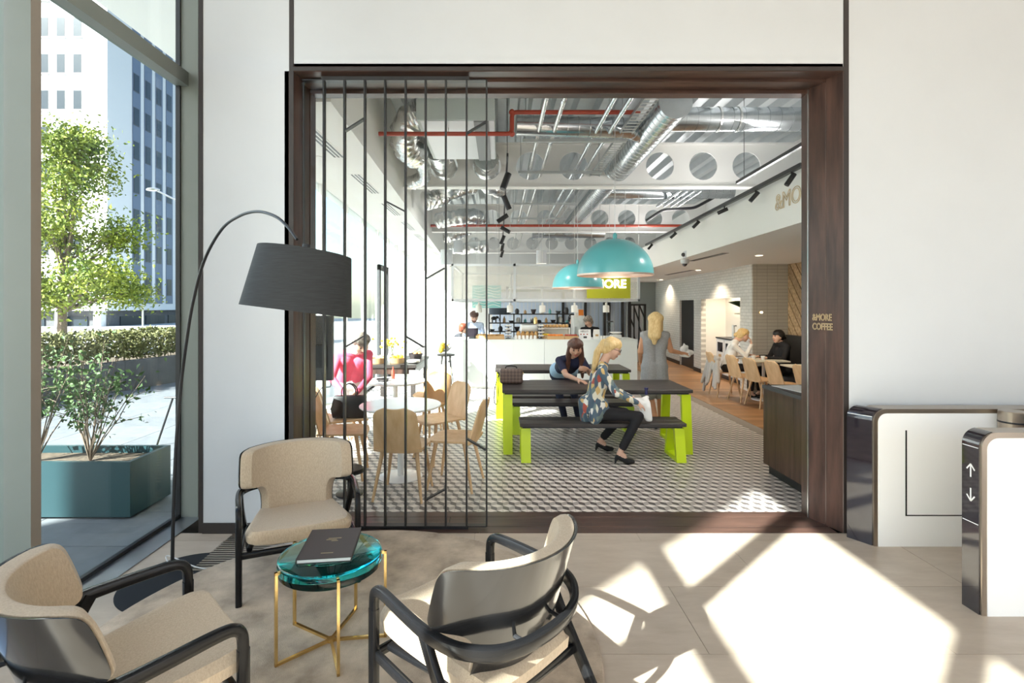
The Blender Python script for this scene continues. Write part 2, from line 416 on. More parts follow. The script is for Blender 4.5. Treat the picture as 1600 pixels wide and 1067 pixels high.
# dark oak lining of the opening, plank by plank
df = sempty('door_1', 'dark oak lined opening into the coffee shop')
def jplank(pts, z0, z1, m=M_darkwood, nm='plank'): B().prism(pts, 'z', z0, z1).bevel(.0025, 1).build(nm, m, df)
jplank([(2.560, 3.81), (2.516, 3.942), (2.60, 3.942), (2.60, 3.81)], 0, 3.44)
jplank([(2.515, 3.944), (2.466, 4.080), (2.60, 4.080), (2.60, 3.944)], 0, 3.44)
jplank([(2.462, 4.094), (2.472, 4.19), (2.60, 4.19), (2.60, 4.094)], 0, 3.40)
B().box(2.462, 2.56, 4.081, 4.093, 0, 3.42).build('groove_strip', M_alu, df)
jplank([(-1.530, 3.81), (-1.522, 3.955), (-1.60, 3.955), (-1.60, 3.81)], 0, 3.44)
jplank([(-1.521, 3.957), (-1.512, 4.080), (-1.60, 4.080), (-1.60, 3.957)], 0, 3.44)
jplank([(-1.510, 4.094), (-1.500, 4.19), (-1.60, 4.19), (-1.60, 4.094)], 0, 3.40)
for a, b, z in ((3.81, 3.94, 3.435), (3.942, 4.08, 3.415), (4.094, 4.19, 3.388)):
    B().box(-1.53, 2.56, a, b, z, z+.06).bevel(.0025, 1).build('plank', M_darkwoodx, df)
B().box(-1.52, 2.5, 4.08, 4.094, 3.425, 3.46).build('groove_strip', M_black, df)
for a, b, c in ((3.81, 3.915, -1.6), (3.917, 4.09, -1.6), (4.092, 4.195, -1.6)):
    xs = [-1.53, random.uniform(-.6, .8), 2.52] if a < 4.0 else [-1.53, 2.5]
    for xa, xb in zip(xs[:-1], xs[1:]): B().box(xa+.001, xb-.001, a, b, -.1, .004).bevel(.002, 1).build('threshold_plank', M_darkwoodx, df)
lt_ = text('lettering', '&MORE\nCOFFEE', .072, M_gold, df, (2.474, 4.045, 1.578), (PI/2, 0, -1.236), outline=.0019); lt_.scale = (.68, 1, 1)
# ------------------------------------------------------------ sliding bar screen
SY = 3.90
scr = thing('bar_screen', 'sliding glass screen with thin black vertical bars and short slanted struts', 'screen', (0, 0, 0))
bars = [508.7, 540.5, 572, 603.3, 634.9, 666, 697.3, 729.5, 760.5]
bx = [(q-VX)*SY/FPX for q in bars]
x0 = (475.5-VX)*SY/FPX
B().box(x0, bx[-1], SY-.005, SY+.003, .045, 3.392).build('glass_pane', M_glasspart, scr)
bme = B().box(-.006, .006, -.045, 0, .03, 3.39).mesh('bar', M_black)
for x in bx: link('bar', bme, scr, (x, SY-.006, 0))
B().box(x0-.005, x0+.005, SY-.02, SY+.006, .03, 3.39).build('edge_strip', M_black, scr)
B().box(x0, bx[-1], SY-.045, SY+.006, 3.39, 3.397).build('top_edge', M_black, scr)
B().box(x0, bx[-1], SY-.045, SY+.006, .024, .032).build('bottom_edge', M_black, scr)
B().box(P(503, 0, SY).x, P(733, 0, SY).x, SY-.02, SY+.02, 3.395, 3.432).build('top_track', M_dkgrey, scr)
B().box(x0+.05, P(732, 0, SY).x, SY-.035, SY+.02, .004, .03).build('bottom_track', M_black, scr)
for a, b, c, d in ((540.5, 207.5, 571, 188), (604.5, 316, 633, 331), (729.5, 210.6, 761, 192), (540.8, 542, 570.7, 524.7),
                   (634.6, 524.7, 663.5, 542), (666.6, 436, 695.5, 419.6), (728.6, 683, 759, 701), (665, 779, 695.7, 762)):
    p, q = P(a, b, SY), P(c, d, SY); n = Vector((-(q.z-p.z), 0, q.x-p.x)).normalized()*.005
    B().hexa([p-n+Vector((0, -.05, 0)), q-n+Vector((0, -.05, 0)), q-n+Vector((0, -.008, 0)), p-n+Vector((0, -.008, 0))],
             [p+n+Vector((0, -.05, 0)), q+n+Vector((0, -.05, 0)), q+n+Vector((0, -.008, 0)), p+n+Vector((0, -.008, 0))]).build('strut', M_black, scr)
# ------------------------------------------------------------ shop shell
xf = lambda y: -2.36-.053*(y-4.2)         # facade line
xs_ = lambda y: -1.41-.040*(y-4.25)       # soffit edge
xb_ = lambda y: 2.65+.055*y               # low ceiling edge on the right
xw_ = lambda y: 4.30+.061*y               # tiled wall
YE = 22.0
# cube-pattern tiles
shop = struct(B().box(-3.6, 3.62, WY1+.004, 11.0, -.12, -.004).build('floor_shop', M_grout), 'patterned cement tile floor of the coffee shop')
T = .2
def cube_tile():
    b = B(); wd, p = T/2, T/2
    cen = [(i*wd+(wd/2 if j % 2 else 0), j*p) for j in range(-2, 5) for i in range(-2, 5)]
    for cx, cy in cen:
        o = Vector((cx, cy, 0)); V = lambda x, y: o+Vector((x, y, 0))
        t, l, r, c0 = V(0, 2*p/3), V(-wd/2, p/3), V(wd/2, p/3), V(0, 0)
        lb, rb, bt = V(-wd/2, -p/3), V(wd/2, -p/3), V(0, -2*p/3)
        for mi, q in ((0, (t, l, c0, r)), (2, (c0, l, lb, bt)), (1, (c0, bt, rb, r))):
            b.mi = mi; b.poly(q)
    g = .001
    for co, no in (((g, 0, 0), (-1, 0, 0)), ((T-g, 0, 0), (1, 0, 0)), ((0, g, 0), (0, -1, 0)), ((0, T-g, 0), (0, 1, 0))):
        bmesh.ops.bisect_plane(b.bm, geom=b.bm.verts[:]+b.bm.edges[:]+b.bm.faces[:], plane_co=co, plane_no=no, clear_outer=True)
    b.mi = 1
    for x0, y0, x1, y1 in ((g, g, T-g, g), (T-g, g, T-g, T-g), (T-g, T-g, g, T-g), (g, T-g, g, g)):
        b.poly([(x0, y0, 0), (x1, y1, 0), (x1, y1, -.01), (x0, y0, -.01)])
    for f in b.bm.faces:
        if abs(f.normal.z) > .5 and f.normal.z < 0: f.normal_flip()
    me = bpy.data.meshes.new('floor_tile'); b.bm.to_mesh(me); b.bm.free()
    for m in (M_tlight, M_tmid, M_tdark): me.materials.append(m)
    return me
ctile = cube_tile()
X0T = P(786, 0, 1352/321).x - 20*T
spots = []
for j in range(34):
    y = 4.196+j*T
    for i in range(0, 40):
        x = X0T+i*T
        if x < xf(y)-.1 or x+T > 3.62: continue
        q = VX+(x+.1)*FPX/y
        vis = 488 < q < 1262
        spots.append((0 if vis else 1, y, x))
spots.sort()
rest = bmesh.new()
for k, (a, y, x) in enumerate(spots):
    if k < 300: link('floor_tile', ctile, shop, (x, y, 0))
    else:
        n0 = len(rest.verts); rest.from_mesh(ctile); rest.verts.ensure_lookup_table()
        for v in rest.verts[n0:]: v.co.x += x; v.co.y += y
me = bpy.data.meshes.new('far_floor_tiles'); rest.to_mesh(me); rest.free()
for m in (M_tlight, M_tmid, M_tdark): me.materials.append(m)
link('far_floor_tiles', me, shop)['kind'] = 'stuff'
wfl = struct(B().box(3.62, 6.5, WY1+.1, YE, -.12, -.004).box(-3.6, 3.62, 11.0, YE, -.12, -.004).build('floor_timber', M_grout), 'oak plank floor along the tiled wall')
pm = [B().box(0.001, 1.5-.001, .001, .149, -.012, 0).mesh('floor_plank', M_plank), B().box(0.001, 1.38-.001, .001, .149, -.012, 0).mesh('floor_plank', M_plank)]
n = 0
for j in range(118):
    y = 4.3+j*.15
    if j % 2: link('floor_plank', pm[0], wfl, (3.62, y, 0)); link('floor_plank', pm[1], wfl, (5.12, y, 0))
    else: link('floor_plank', pm[1], wfl, (3.62, y, 0)); link('floor_plank', pm[0], wfl, (5.0, y, 0))
struct(B().box(-3.4, 3.62, 11.0, YE, -.01, 0).build('floor_bar', M_tmid), 'grey floor behind the counter')
# facade of the shop
w3 = sempty('window_3', 'bright glazing along the side of the coffee shop')
my = [4.30+1.45*i for i in range(13)]
for i, y in enumerate(my):
    B().box(xf(y)-.03, xf(y)+.03, y-.03, y+.03, 0, 3.4).build('mullion', M_ceil, w3)
    if i:
        a, b = my[i-1]+.035, y-.035
        B().hexa([(xf(a)-.012, a, .06), (xf(b)-.012, b, .06), (xf(b)+.0, b, .06), (xf(a)+.0, a, .06)],
                 [(xf(a)-.012, a, 3.4), (xf(b)-.012, b, 3.4), (xf(b)+.0, b, 3.4), (xf(a)+.0, a, 3.4)]).build('pane', M_glassout, w3)
        B().hexa([(xf(a)-.04, a, -.02), (xf(b)-.04, b, -.02), (xf(b)+.04, b, -.02), (xf(a)+.04, a, -.02)],
                 [(xf(a)-.04, a, .07), (xf(b)-.04, b, .07), (xf(b)+.04, b, .07), (xf(a)+.04, a, .07)]).build('bottom_rail', M_white, w3)
d2 = sempty('door_2', 'dark framed glazed door in the shop glazing')
yd = 11.2
B().box(xf(yd)+.06, xf(yd)+.12, yd-.02, yd+.12, 0, 2.6).box(xf(yd)+.06, xf(yd)+.12, yd+.75, yd+.88, 0, 2.6).box(xf(yd)+.06, xf(yd)+.12, yd-.02, yd+.88, 2.48, 2.6).build('door_frame', M_dkgrey, d2)
# left soffit with slot diffusers
def ribbon(name, f0, f1, y0, y1, z0, z1, m, n=1):
    b = B()
    b.hexa([(f0(y0), y0, z0), (f1(y0), y0, z0), (f1(y1), y1, z0), (f0(y1), y1, z0)], [(f0(y0), y0, z1), (f1(y0), y0, z1), (f1(y1), y1, z1), (f0(y1), y1, z1)])
    return b.build(name, m)
cs = struct(ribbon('ceiling_soffit', lambda y: xf(y)-.15, xs_, WY1+.1, YE, 3.4, 3.5, M_ceil), 'white soffit along the shop glazing')
struct(ribbon('wall_fascia', lambda y: xs_(y)-.1, xs_, WY1+.1, YE, 3.5, 4.6, M_beamw), 'cream fascia above the soffit')
for k in range(8):
    y = 4.75+1.88*k; xc = -1.84-.035*k
    d = tag(bpy.data.objects.new('slot_diffuser', None), 'three-slot linear air diffuser in the soffit, number %s from the opening' % ['one', 'two', 'three', 'four', 'five', 'six', 'seven', 'eight'][k], 'air diffuser', 'slot diffusers in the soffit')
    C.objects.link(d); d.location = (xc, y, 3.4)
    B().box(-.075, .075, 0, 1.15, -.004, .0).build('frame', M_ceil, d)
    for s in (-1, 0, 1): B().box(s*.044-.011, s*.044+.011, .02, 1.13, -.006, -.003).build('slot', M_black, d)
for k in range(3):
    o = B().lathe([(.0, -.006), (.085, -.006), (.095, 0)], n=20).build('ceiling_speaker', M_ceil, loc=(-2.12-.05*k, 5.9+3.8*k, 3.4))
    tag(o, ['flush round ceiling speaker in the soffit nearest the opening', 'flush round ceiling speaker midway along the soffit', 'flush round ceiling speaker far along the soffit'][k], 'speaker', 'soffit speakers')
# ribbed deck
b = B(); prof = []
x = -1.6
while x < 6.3:
    prof += [(x, 4.62), (x+.10, 4.62), (x+.14, 4.50), (x+.26, 4.50), (x+.30, 4.62)]; x += .32
prof2 = prof+[(prof[-1][0], 4.7), (prof[0][0], 4.7)]
b.prism(prof2, 'y', WY1+.05, YE+4)
struct(b.build('ceiling_deck', M_deck), 'galvanised ribbed steel deck over the shop')
struct(B().box(-4, 7, WY1+.05, YE+4, 4.72, 4.8).build('roof_slab', M_plaster), 'slab above the deck')
# low ceiling box on the right
lc = struct(ribbon('ceiling_low', xb_, lambda y: 6.4, WY1+.1, 17.6, 2.5, 3.03, M_ceil), 'lowered white ceiling with bulkhead along the tiled wall')
text('lettering', '&MORE', .235, M_gold, lc, (xb_(5.46)-.008, 5.46, 2.705), (PI/2, 0, -PI/2-.055), outline=.0035)
for k, (px, py) in enumerate(((1186, 399), (1091, 422), (1136, 424), (1033, 437), (1070, 437))):
    Y = .81*FPX/(VY-py); X = (px-VX)*Y/FPX
    d = thing('downlight', ['recessed downlight nearest the opening in the low ceiling', 'recessed downlight above the black doorway side of the low ceiling', 'recessed downlight above the tiled corner', 'farthest recessed downlight in the low ceiling beside the sign', 'recessed downlight above the tiled wall, second from the far end'][k], 'downlight', (X, Y, 2.5), group='low ceiling downlights')
    B().lathe([(.075, -.004), (.075, 0)], n=20).build('ring', M_white, d)
    B().lathe([(.055, -.006), (.055, -.003)], n=20).build('lens', M_lampglow, d)
    ld = bpy.data.lights.new('downlight_lamp', 'SPOT'); ld.energy = 95; ld.spot_size = 2.3; ld.spot_blend = .6; ld.color = (1, .82, .6); ld.shadow_soft_size = .05
    lo = bpy.data.objects.new('downlight_lamp', ld); C.objects.link(lo); lo.parent = d; lo.location = (0, 0, -.03)
for k, (px, py, w_) in enumerate(((1105, 402, .7), (1060, 426, .9))):
    Y = .81*FPX/(VY-py)
    o = B().box(-.05, .05, -w_, w_, -.005, 0).build('ceiling_vent', M_dkgrey, loc=((px-VX)*Y/FPX, Y, 2.5)); tag(o, ['long thin vent slot in the low ceiling, nearer one', 'long thin vent slot in the low ceiling, farther one'][k], 'vent')
# tiled wall
def brick_mat(name, c1, c2, mort, rough, rot):
    m = bpy.data.materials.new(name); m.use_nodes = True; nt = m.node_tree; L = nt.links.new; b = nt.nodes['Principled BSDF']
    tc = nt.nodes.new('ShaderNodeTexCoord'); sx_ = nt.nodes.new('ShaderNodeSeparateXYZ'); mp = nt.nodes.new('ShaderNodeCombineXYZ')
    br = nt.nodes.new('ShaderNodeTexBrick'); br.inputs['Color1'].default_value = (*c1, 1); br.inputs['Color2'].default_value = (*c2, 1); br.inputs['Mortar'].default_value = (*mort, 1)
    br.inputs['Scale'].default_value = 1; br.inputs['Brick Width'].default_value = .20; br.inputs['Row Height'].default_value = .065; br.inputs['Mortar Size'].default_value = .004
    br.offset = 0. if 'stack' in name else .5
    L(tc.outputs['Object'], sx_.inputs[0]); L(sx_.outputs[rot], mp.inputs[0]); L(sx_.outputs[2], mp.inputs[1]); L(mp.outputs[0], br.inputs['Vector']); L(br.outputs['Color'], b.inputs['Base Color'])
    nz = nt.nodes.new('ShaderNodeTexNoise'); nz.inputs['Scale'].default_value = 9; L(mp.outputs[0], nz.inputs['Vector'])
    ad = nt.nodes.new('ShaderNodeMath'); ad.operation = 'MULTIPLY_ADD'; ad.inputs[1].default_value = -.6; L(br.outputs['Fac'], ad.inputs[0]); L(nz.outputs['Fac'], ad.inputs[2])
    bp = nt.nodes.new('ShaderNodeBump'); bp.inputs['Strength'].default_value = .5; bp.inputs['Distance'].default_value = .008; L(ad.outputs[0], bp.inputs['Height']); L(bp.outputs[0], b.inputs['Normal'])
    b.inputs['Roughness'].default_value = rough; return m
M_tilew = brick_mat('glazed_tile', (.76, .76, .73), (.70, .71, .68), (.50, .50, .48), .1, 1)
M_beigetile = brick_mat('beige_stack_tile', (.56, .52, .46), (.52, .48, .43), (.36, .33, .29), .25, 0)
def wseg(b, y0, y1, z0, z1, off=0., th=.12):
    b.hexa([(xw_(y0)+off, y0, z0), (xw_(y0)+off+th, y0, z0), (xw_(y1)+off+th, y1, z0), (xw_(y1)+off, y1, z0)],
           [(xw_(y0)+off, y0, z1), (xw_(y0)+off+th, y0, z1), (xw_(y1)+off+th, y1, z1), (xw_(y1)+off, y1, z1)])
b = B()
for y0, y1, z0, z1 in ((9.95, 10.5, 0, 2.5), (10.5, 12.9, 1.86, 2.5), (12.9, 13.48, 0, 2.5), (13.48, 14.75, 1.85, 2.5), (14.75, 17.6, 0, 2.5)): wseg(b, y0, y1, z0, z1)
wt = struct(b.build('wall_tiled', M_tilew), 'glazed white brick-tile wall')
b = B(); wseg(b, 10.4, 13.0, 0, 2.5, .62, .08); b.box(xw_(10.5)+.12, xw_(10.5)+.7, 10.42, 10.5, 0, 2.5).box(xw_(12.9)+.12, xw_(12.9)+.7, 12.9, 12.98, 0, 2.5)
struct(b.build('wall_recess', M_plaster), 'white lining of the recess in the tiled wall')
struct(B().box(4.92, 6.5, 9.93, 10.05, 0, 2.5).build('wall_beige', M_beigetile), 'beige stack-bonded tile wall behind the diners')
b = B(); wseg(b, 13.5, 14.74, 0, 1.85, .05, .04); struct(b.build('door_3', M_black), 'black door in the tiled wall')
b = B(); wseg(b, 12.9, 13.48, 0, .10, -.012, .012); wseg(b, 14.75, 17.6, 0, .10, -.012, .012)
struct(b.build('baseboard_right', M_black), 'black skirting along the tiled wall')
struct(ribbon('wall_upper_right', lambda y: xw_(y)+.35, lambda y: xw_(y)+.45, WY1+.1, YE, 3.0, 4.6, M_plaster), 'white wall above the low ceiling')
pw = struct(B().box(5.62, 5.75, WY1+.1, 9.95, 0, 2.5).build('wall_timber', M_dkgrey), 'wall clad in slanting reclaimed timber boards')
for i in range(24):                       # slanted boards on the side wall
    c = 6.2+i*.2; L_ = 3.4
    b = B().box(-.02, 0, -L_/2, L_/2, -.068, .068)
    b.xf(Matrix.Translation((5.62, c-.4, 1.25)) @ Matrix.Rotation(math.radians(52), 4, 'X'))
    for co, no in (((0, 0, 2.5), (0, 0, 1)), ((0, 0, 0), (0, 0, -1)), ((0, 9.93, 0), (0, 1, 0)), ((0, 4.4, 0), (0, -1, 0))):
        g = bmesh.ops.bisect_plane(b.bm, geom=b.bm.verts[:]+b.bm.edges[:]+b.bm.faces[:], plane_co=co, plane_no=no, clear_outer=True)
        ed = [e for e in g['geom_cut'] if isinstance(e, bmesh.types.BMEdge)]
        if ed: bmesh.ops.edgeloop_fill(b.bm, edges=ed)
    if len(b.bm.faces): b.build('board', M_plankw, pw)
# far walls
struct(B().box(-3.6, -1.0, YE, YE+.1, 0, 3.5).build('wall_end', M_plaster), 'sunlit end wall beyond the counter')
struct(B().box(-1.0, 6.2, YE, YE+.1, 0, 4.6).box(-2.4, -1.0, YE, YE+.1, 3.5, 4.6).build('wall_far', mat('far_wall', (.55, .55, .54), .7)), 'pale far wall of the hall')
struct(B().box(3.4, 5.5, 17.6, 17.75, 0, 2.5).build('wall_grey', mat('grey_green_wall', (.30, .34, .34), .6)), 'grey green wall at the far end of the tiled wall')
struct(B().box(6.4, 6.6, WY1, 18, 0, 4.6).build('wall_side', M_plaster), 'white outer wall of the shop')
# ------------------------------------------------------------ outdoors
def leaf_blob(b, pts, size, rng, flat=.3):
    for p in pts:
        s = size*rng.uniform(.6, 1.25)
        q = Quaternion((rng.gauss(0, 1), rng.gauss(0, 1), rng.gauss(0, 1), rng.gauss(0, 1))); q.normalize()
        ax = q @ Vector((1, 0, 0)); ay = q @ Vector((0, 1, 0)); az = q @ Vector((0, 0, 1))
        p = Vector(p)
        t = p+ax*s; l = p+ay*s*.42+az*s*.12; r = p-ay*s*.42+az*s*.12; o = p-ax*s*.5
        vo, vt, vl, vr = b.v(o), b.v(t), b.v(l), b.v(r)
        b.f([vo, vr, vt]); b.f([vo, vt, vl])
rng = random.Random(3)
out = sempty('ground', 'paved terrace outside the windows')
B().box(-60, -2.6, -14, 70, -.2, -.012).build('ground_base', M_concl, out)
pv = B().box(.004, .996, .004, .596, -.02, 0).mesh('paving_slab', M_pave)
cnt = 0
for j in range(24):
    for i in range(6):
        x = -2.6-(i+1)*1.0-(.5 if j % 2 else 0)+.5*(j % 2)
        if cnt < 300 and x > -9: link('paving_slab', pv, out, (x, 1.2+j*.6, 0)); cnt += 1
# unseen block added off to the side to keep sun off foyer and terrace
st = thing('shade_block', 'unseen pale concrete block added outside to shade the foyer and terrace', 'building', (-9.5, -4.1, 0))
B().box(-1.5, 1.5, -1.01, 1.0, 0, 14).build('shaft', M_concl, st)
for z in range(4): B().box(-.5, .5, -1.03, -1.0, 1.5+z*3, 2.8+z*3).build('window', M_towerg, st)
B().box(-1.6, 1.6, -1.1, 1.1, 13.9, 14.2).build('roof', M_dkgrey, st)
# planter and shrubs
pl = thing('planter', 'large dark teal rectangular planter outside the glazing', 'planter', (-3.75, 4.05, 0))
b = B(); x0, x1, y0, y1, h, t = -.95, .83, 0, .50, .455, .035
b.box(x0, x1, y0, y0+t, .02, h).box(x0, x1, y1-t, y1, .02, h).box(x0, x0+t, y0+t, y1-t, .02, h).box(x1-t, x1, y0+t, y1-t, .02, h)
b.build('shell', M_planter, pl)
B().box(x0+.05, x1-.05, y0+.05, y1-.05, 0, .03).build('plinth', M_black, pl)
B().box(x0+t, x1-t, y0+t, y1-t, .03, h-.06).build('soil', M_soil, pl)
for k, (sx, lab) in enumerate(((-3.42, 'bare-stemmed leafy shrub at the visible end of the teal planter'), (-3.87, 'leafier shrub behind the column edge of the teal planter'))):
    sh = thing('shrub', lab, 'shrub', (sx, 4.28, .39))
    lb, sb = B(), B()
    for i in range(22):
        a = rng.uniform(0, 2*PI); tilt = rng.uniform(.08, .60); L_ = rng.uniform(.6, 1.08)
        d = Vector((math.cos(a)*math.sin(tilt), math.sin(a)*math.sin(tilt)*.6, math.cos(tilt)))
        pts = [Vector((0, 0, 0))+d*L_*u+Vector((rng.gauss(0, .012), rng.gauss(0, .01), 0))*(u > 0) for u in (0, .25, .5, .75, 1)]
        sb.tube(pts, lambda t: .006*(1-.7*t), 5)
        for q in range(12): 
            u = rng.uniform(.58, 1.05); c = d*L_*u; leaf_blob(lb, [c+Vector((rng.gauss(0, .05), rng.gauss(0, .04), rng.gauss(0, .035)))], .036, rng)
        for q in range(3):
            u = rng.uniform(.35, .8); c = d*L_*u; e = c+Vector((rng.gauss(0, .12), rng.gauss(0, .08), rng.uniform(.03, .16)))
            sb.tube([c, (c+e)/2+Vector((0, 0, .01)), e], lambda t: .003*(1-.5*t), 4); leaf_blob(lb, [e+Vector((rng.gauss(0, .03), rng.gauss(0, .03), rng.gauss(0, .03))) for _ in range(8)], .03, rng)
    sb.build('stems', M_bark, sh); o = lb.build('foliage', M_leafs, sh); o['kind'] = 'stuff'
# low curved wall with hedge
wall_pts = [(-8.6, 5.0), (-8.15, 7.0), (-7.8, 8.7), (-7.45, 10.2), (-7.12, 11.6), (-6.7, 13.5), (-6.2, 16)]
rw = thing('retaining_wall', 'low curved dark grey concrete wall under the hedge', 'wall', (0, 0, 0))
for i, ((xa, ya), (xb2, yb2)) in enumerate(zip(wall_pts[:-1], wall_pts[1:])):
    B().hexa([(xa, ya+.006, 0), (xb2, yb2-.006, 0), (xb2-.25, yb2-.006, 0), (xa-.25, ya+.006, 0)],
             [(xa, ya+.006, .58), (xb2, yb2-.006, .58), (xb2-.25, yb2-.006, .58), (xa-.25, ya+.006, .58)]).build('panel', M_cement, rw)
hd = thing('hedge', 'long clipped hedge growing along the low curved wall', 'hedge', (0, 0, 0))
b = B(); sb = B()
for i in range(16000):
    t = rng.random()*(len(wall_pts)-1); k = int(t); u = t-k
    x = wall_pts[k][0]*(1-u)+wall_pts[k+1][0]*u; y = wall_pts[k][1]*(1-u)+wall_pts[k+1][1]*u
    z = rng.uniform(.62, 1.19) + .03*math.sin(y*5)
    leaf_blob(b, [(x-.25-rng.uniform(-.12, .9), y+rng.gauss(0, .05), z)], .06, rng)
o = b.build('foliage', M_leafh, hd); o['kind'] = 'stuff'
for i in range(90):
    t = i/90*(len(wall_pts)-1); k = int(t); u = t-k
    x = wall_pts[k][0]*(1-u)+wall_pts[k+1][0]*u-.3-rng.random()*.3; y = wall_pts[k][1]*(1-u)+wall_pts[k+1][1]*u
    sb.cyl((x, y, .5), (x+rng.gauss(0, .05), y+rng.gauss(0, .05), 1.0), .008, .005, 5)
sb.build('stems', M_bark, hd)
b = B()
for (xa, ya), (xb2, yb2) in zip(wall_pts[:-1], wall_pts[1:]):
    b.hexa([(xa-.25, ya, 0), (xb2-.25, yb2, 0), (xb2-2.0, yb2, 0), (xa-2.0, ya, 0)], [(xa-.25, ya, .5), (xb2-.25, yb2, .5), (xb2-2.0, yb2, .5), (xa-2.0, ya, .5)])
struct(b.build('ground_bed', M_soil), 'soil bed behind the low wall')
# handrail
hr = thing('handrail', 'thin black metal handrail on the terrace behind the planter', 'railing', (0, 0, 0))
p1, p2, p3 = P(245, 692, 6.2), P(270, 622, 6.2), P(300, 621, 6.2)
p1.z = 0; B().tube([p1, p2], .012, 8).build('post', M_black, hr); B().tube([P(257, 621, 6.2), p3], .012, 8).build('rail', M_black, hr)
q = P(300, 690, 6.2); q.z = 0; B().tube([q, p3], .012, 8).build('post', M_black, hr)
# tree
tr = thing('street_tree', 'broad leafy green street tree in front of the white tower', 'tree', (-15.4, 18, -.01))
tb = B()
tb.tube(smoothpath([(0, 0, 0), (.04, 0, 1.2), (.0, .05, 2.6), (.35, 0, 4.2), (.5, 0, 6.3)]), lambda t: .17*(1-.75*t), 10)
clus = []
for i in range(62):
    z = 1.85+5.9*rng.random()**1.35; rr = 2.75*(1-((z-1.85)/6.3)**1.25)*(1 if z > 2.6 else .8)
    a = rng.uniform(0, 2*PI); r = rr*math.sqrt(rng.uniform(.10, 1))
    c = Vector((.45+r*math.cos(a), r*math.sin(a)*.9, z)); clus.append(c)
    s = Vector((.15, 0, max(1.5, z-1.1-rng.random())))
    tb.tube([s, (s+c)/2+Vector((0, 0, .12)), c], lambda t: .045*(1-.8*t), 5)
tb.build('trunk', M_bark, tr)
lb = B()
for c in clus:
    leaf_blob(lb, [c+Vector((rng.gauss(0, .42), rng.gauss(0, .42), rng.gauss(0, .27))) for _ in range(330)], .10, rng)
lb.build('crown', M_leafa, tr)['kind'] = 'stuff'
# tower
tw = thing('office_tower', 'white office tower with rows of small dark windows', 'building', (-32.15, 42, -1.7))
H0 = 3.0
B().box(-30, 0, 0, 24, H0, 60).build('wall', M_tower, tw)
B().box(-30, -.6, .8, 23, -2, H0).build('ground_floor', M_cement, tw)
for i in range(8): B().box(-.7-i*3.2, -1.3-i*3.2, .2, .8, -2, H0).build('pillar', M_tower, tw)
gw = B().box(-1.3, 1.3, -.05, .05, 0, 2.2).mesh('shopfront', M_towerg)
for i in range(5): link('shopfront', gw, tw, (-3.5-i*3.6, .76, .3))
for i in range(6): link('shopfront', gw, tw, (-.58, 3.5+i*3.2, .3), (0, 0, PI/2))
# front windows : columns every 1.34 m, floors every 3 m
wz0 = EYE-(P(0, 87/2.134+0, 42).z*0) if False else None
rows = [(EYE+(VY-(57+121.5*k)*.4686)*42/FPX+1.7) for k in range(-3, 7)]     # window head heights above the tower base
fr = B().box(-.36, .36, -.02, .10, -1.6, 0).mesh('window', M_dkgrey); pnm = B().box(-.31, .31, -.03, 0, -1.54, -.06).mesh('pane', M_towerg)
slv = B().box(-.40, .40, -.14, .0, -1.72, -1.64).mesh('window_sill', M_tower)
for z in rows:
    for i in range(5):
        x = (121-VX)*42/FPX+32.15-i*1.36
        f = link('window', fr, tw, (x, 0, z)); link('pane', pnm, f); link('window_sill', slv, tw, (x, 0, z))
# side bays
for i in range(7):
    y = 45.3-42+1.5*i
    B().box(-.03, .05, y-.45, y+.55, H0+.6, 60).build('spandrel_bay', M_towerb, tw)
    for k in range(-2, 7):
        z = EYE+(VY-(242+112.5*k)*.4686)*45.3/FPX+1.7-.15
        f = link('window', fr, tw, (.05, y, z), (0, 0, PI/2)); link('pane', pnm, f)
# street lamp
sl = thing('street_lamp', 'slim grey street lamp with a curved arm in front of the tower', 'street lamp', (0, 0, 0))
Yl = 20
B().tube([P(284, 520, Yl), P(284, 330, Yl)], .06, 8).build('pole', M_steel, sl)
B().tube(smoothpath([P(284, 330, Yl), P(280, 316, Yl), P(262, 306, Yl), P(246, 298, Yl)]), .035, 8).build('arm', M_steel, sl)
c = P(239, 296, Yl); B().ball((c.x, c.y, c.z), (.28, .12, .07)).build('lamp_head', M_steel, sl)
tag(B().tube([P(223, 520, Yl), P(223, 455, Yl)], .03, 8).build('sign_post', M_steel), 'thin grey post standing behind the hedge', 'post')
# ------------------------------------------------------------ foyer furniture
rug = B(); rc = (-.80, 2.53); rr = 1.29
rug.lathe([(rr, .006), (rr+.004, .012), (rr-.004, .020), (rr-.03, .022), (.5, .022), (0, .022)], n=96)
rug = rug.build('rug', M_rug, loc=(rc[0], rc[1], 0), smooth=True); tag(rug, 'round mottled beige rug under the armchairs and glass table', 'rug')
RUGZ = .022
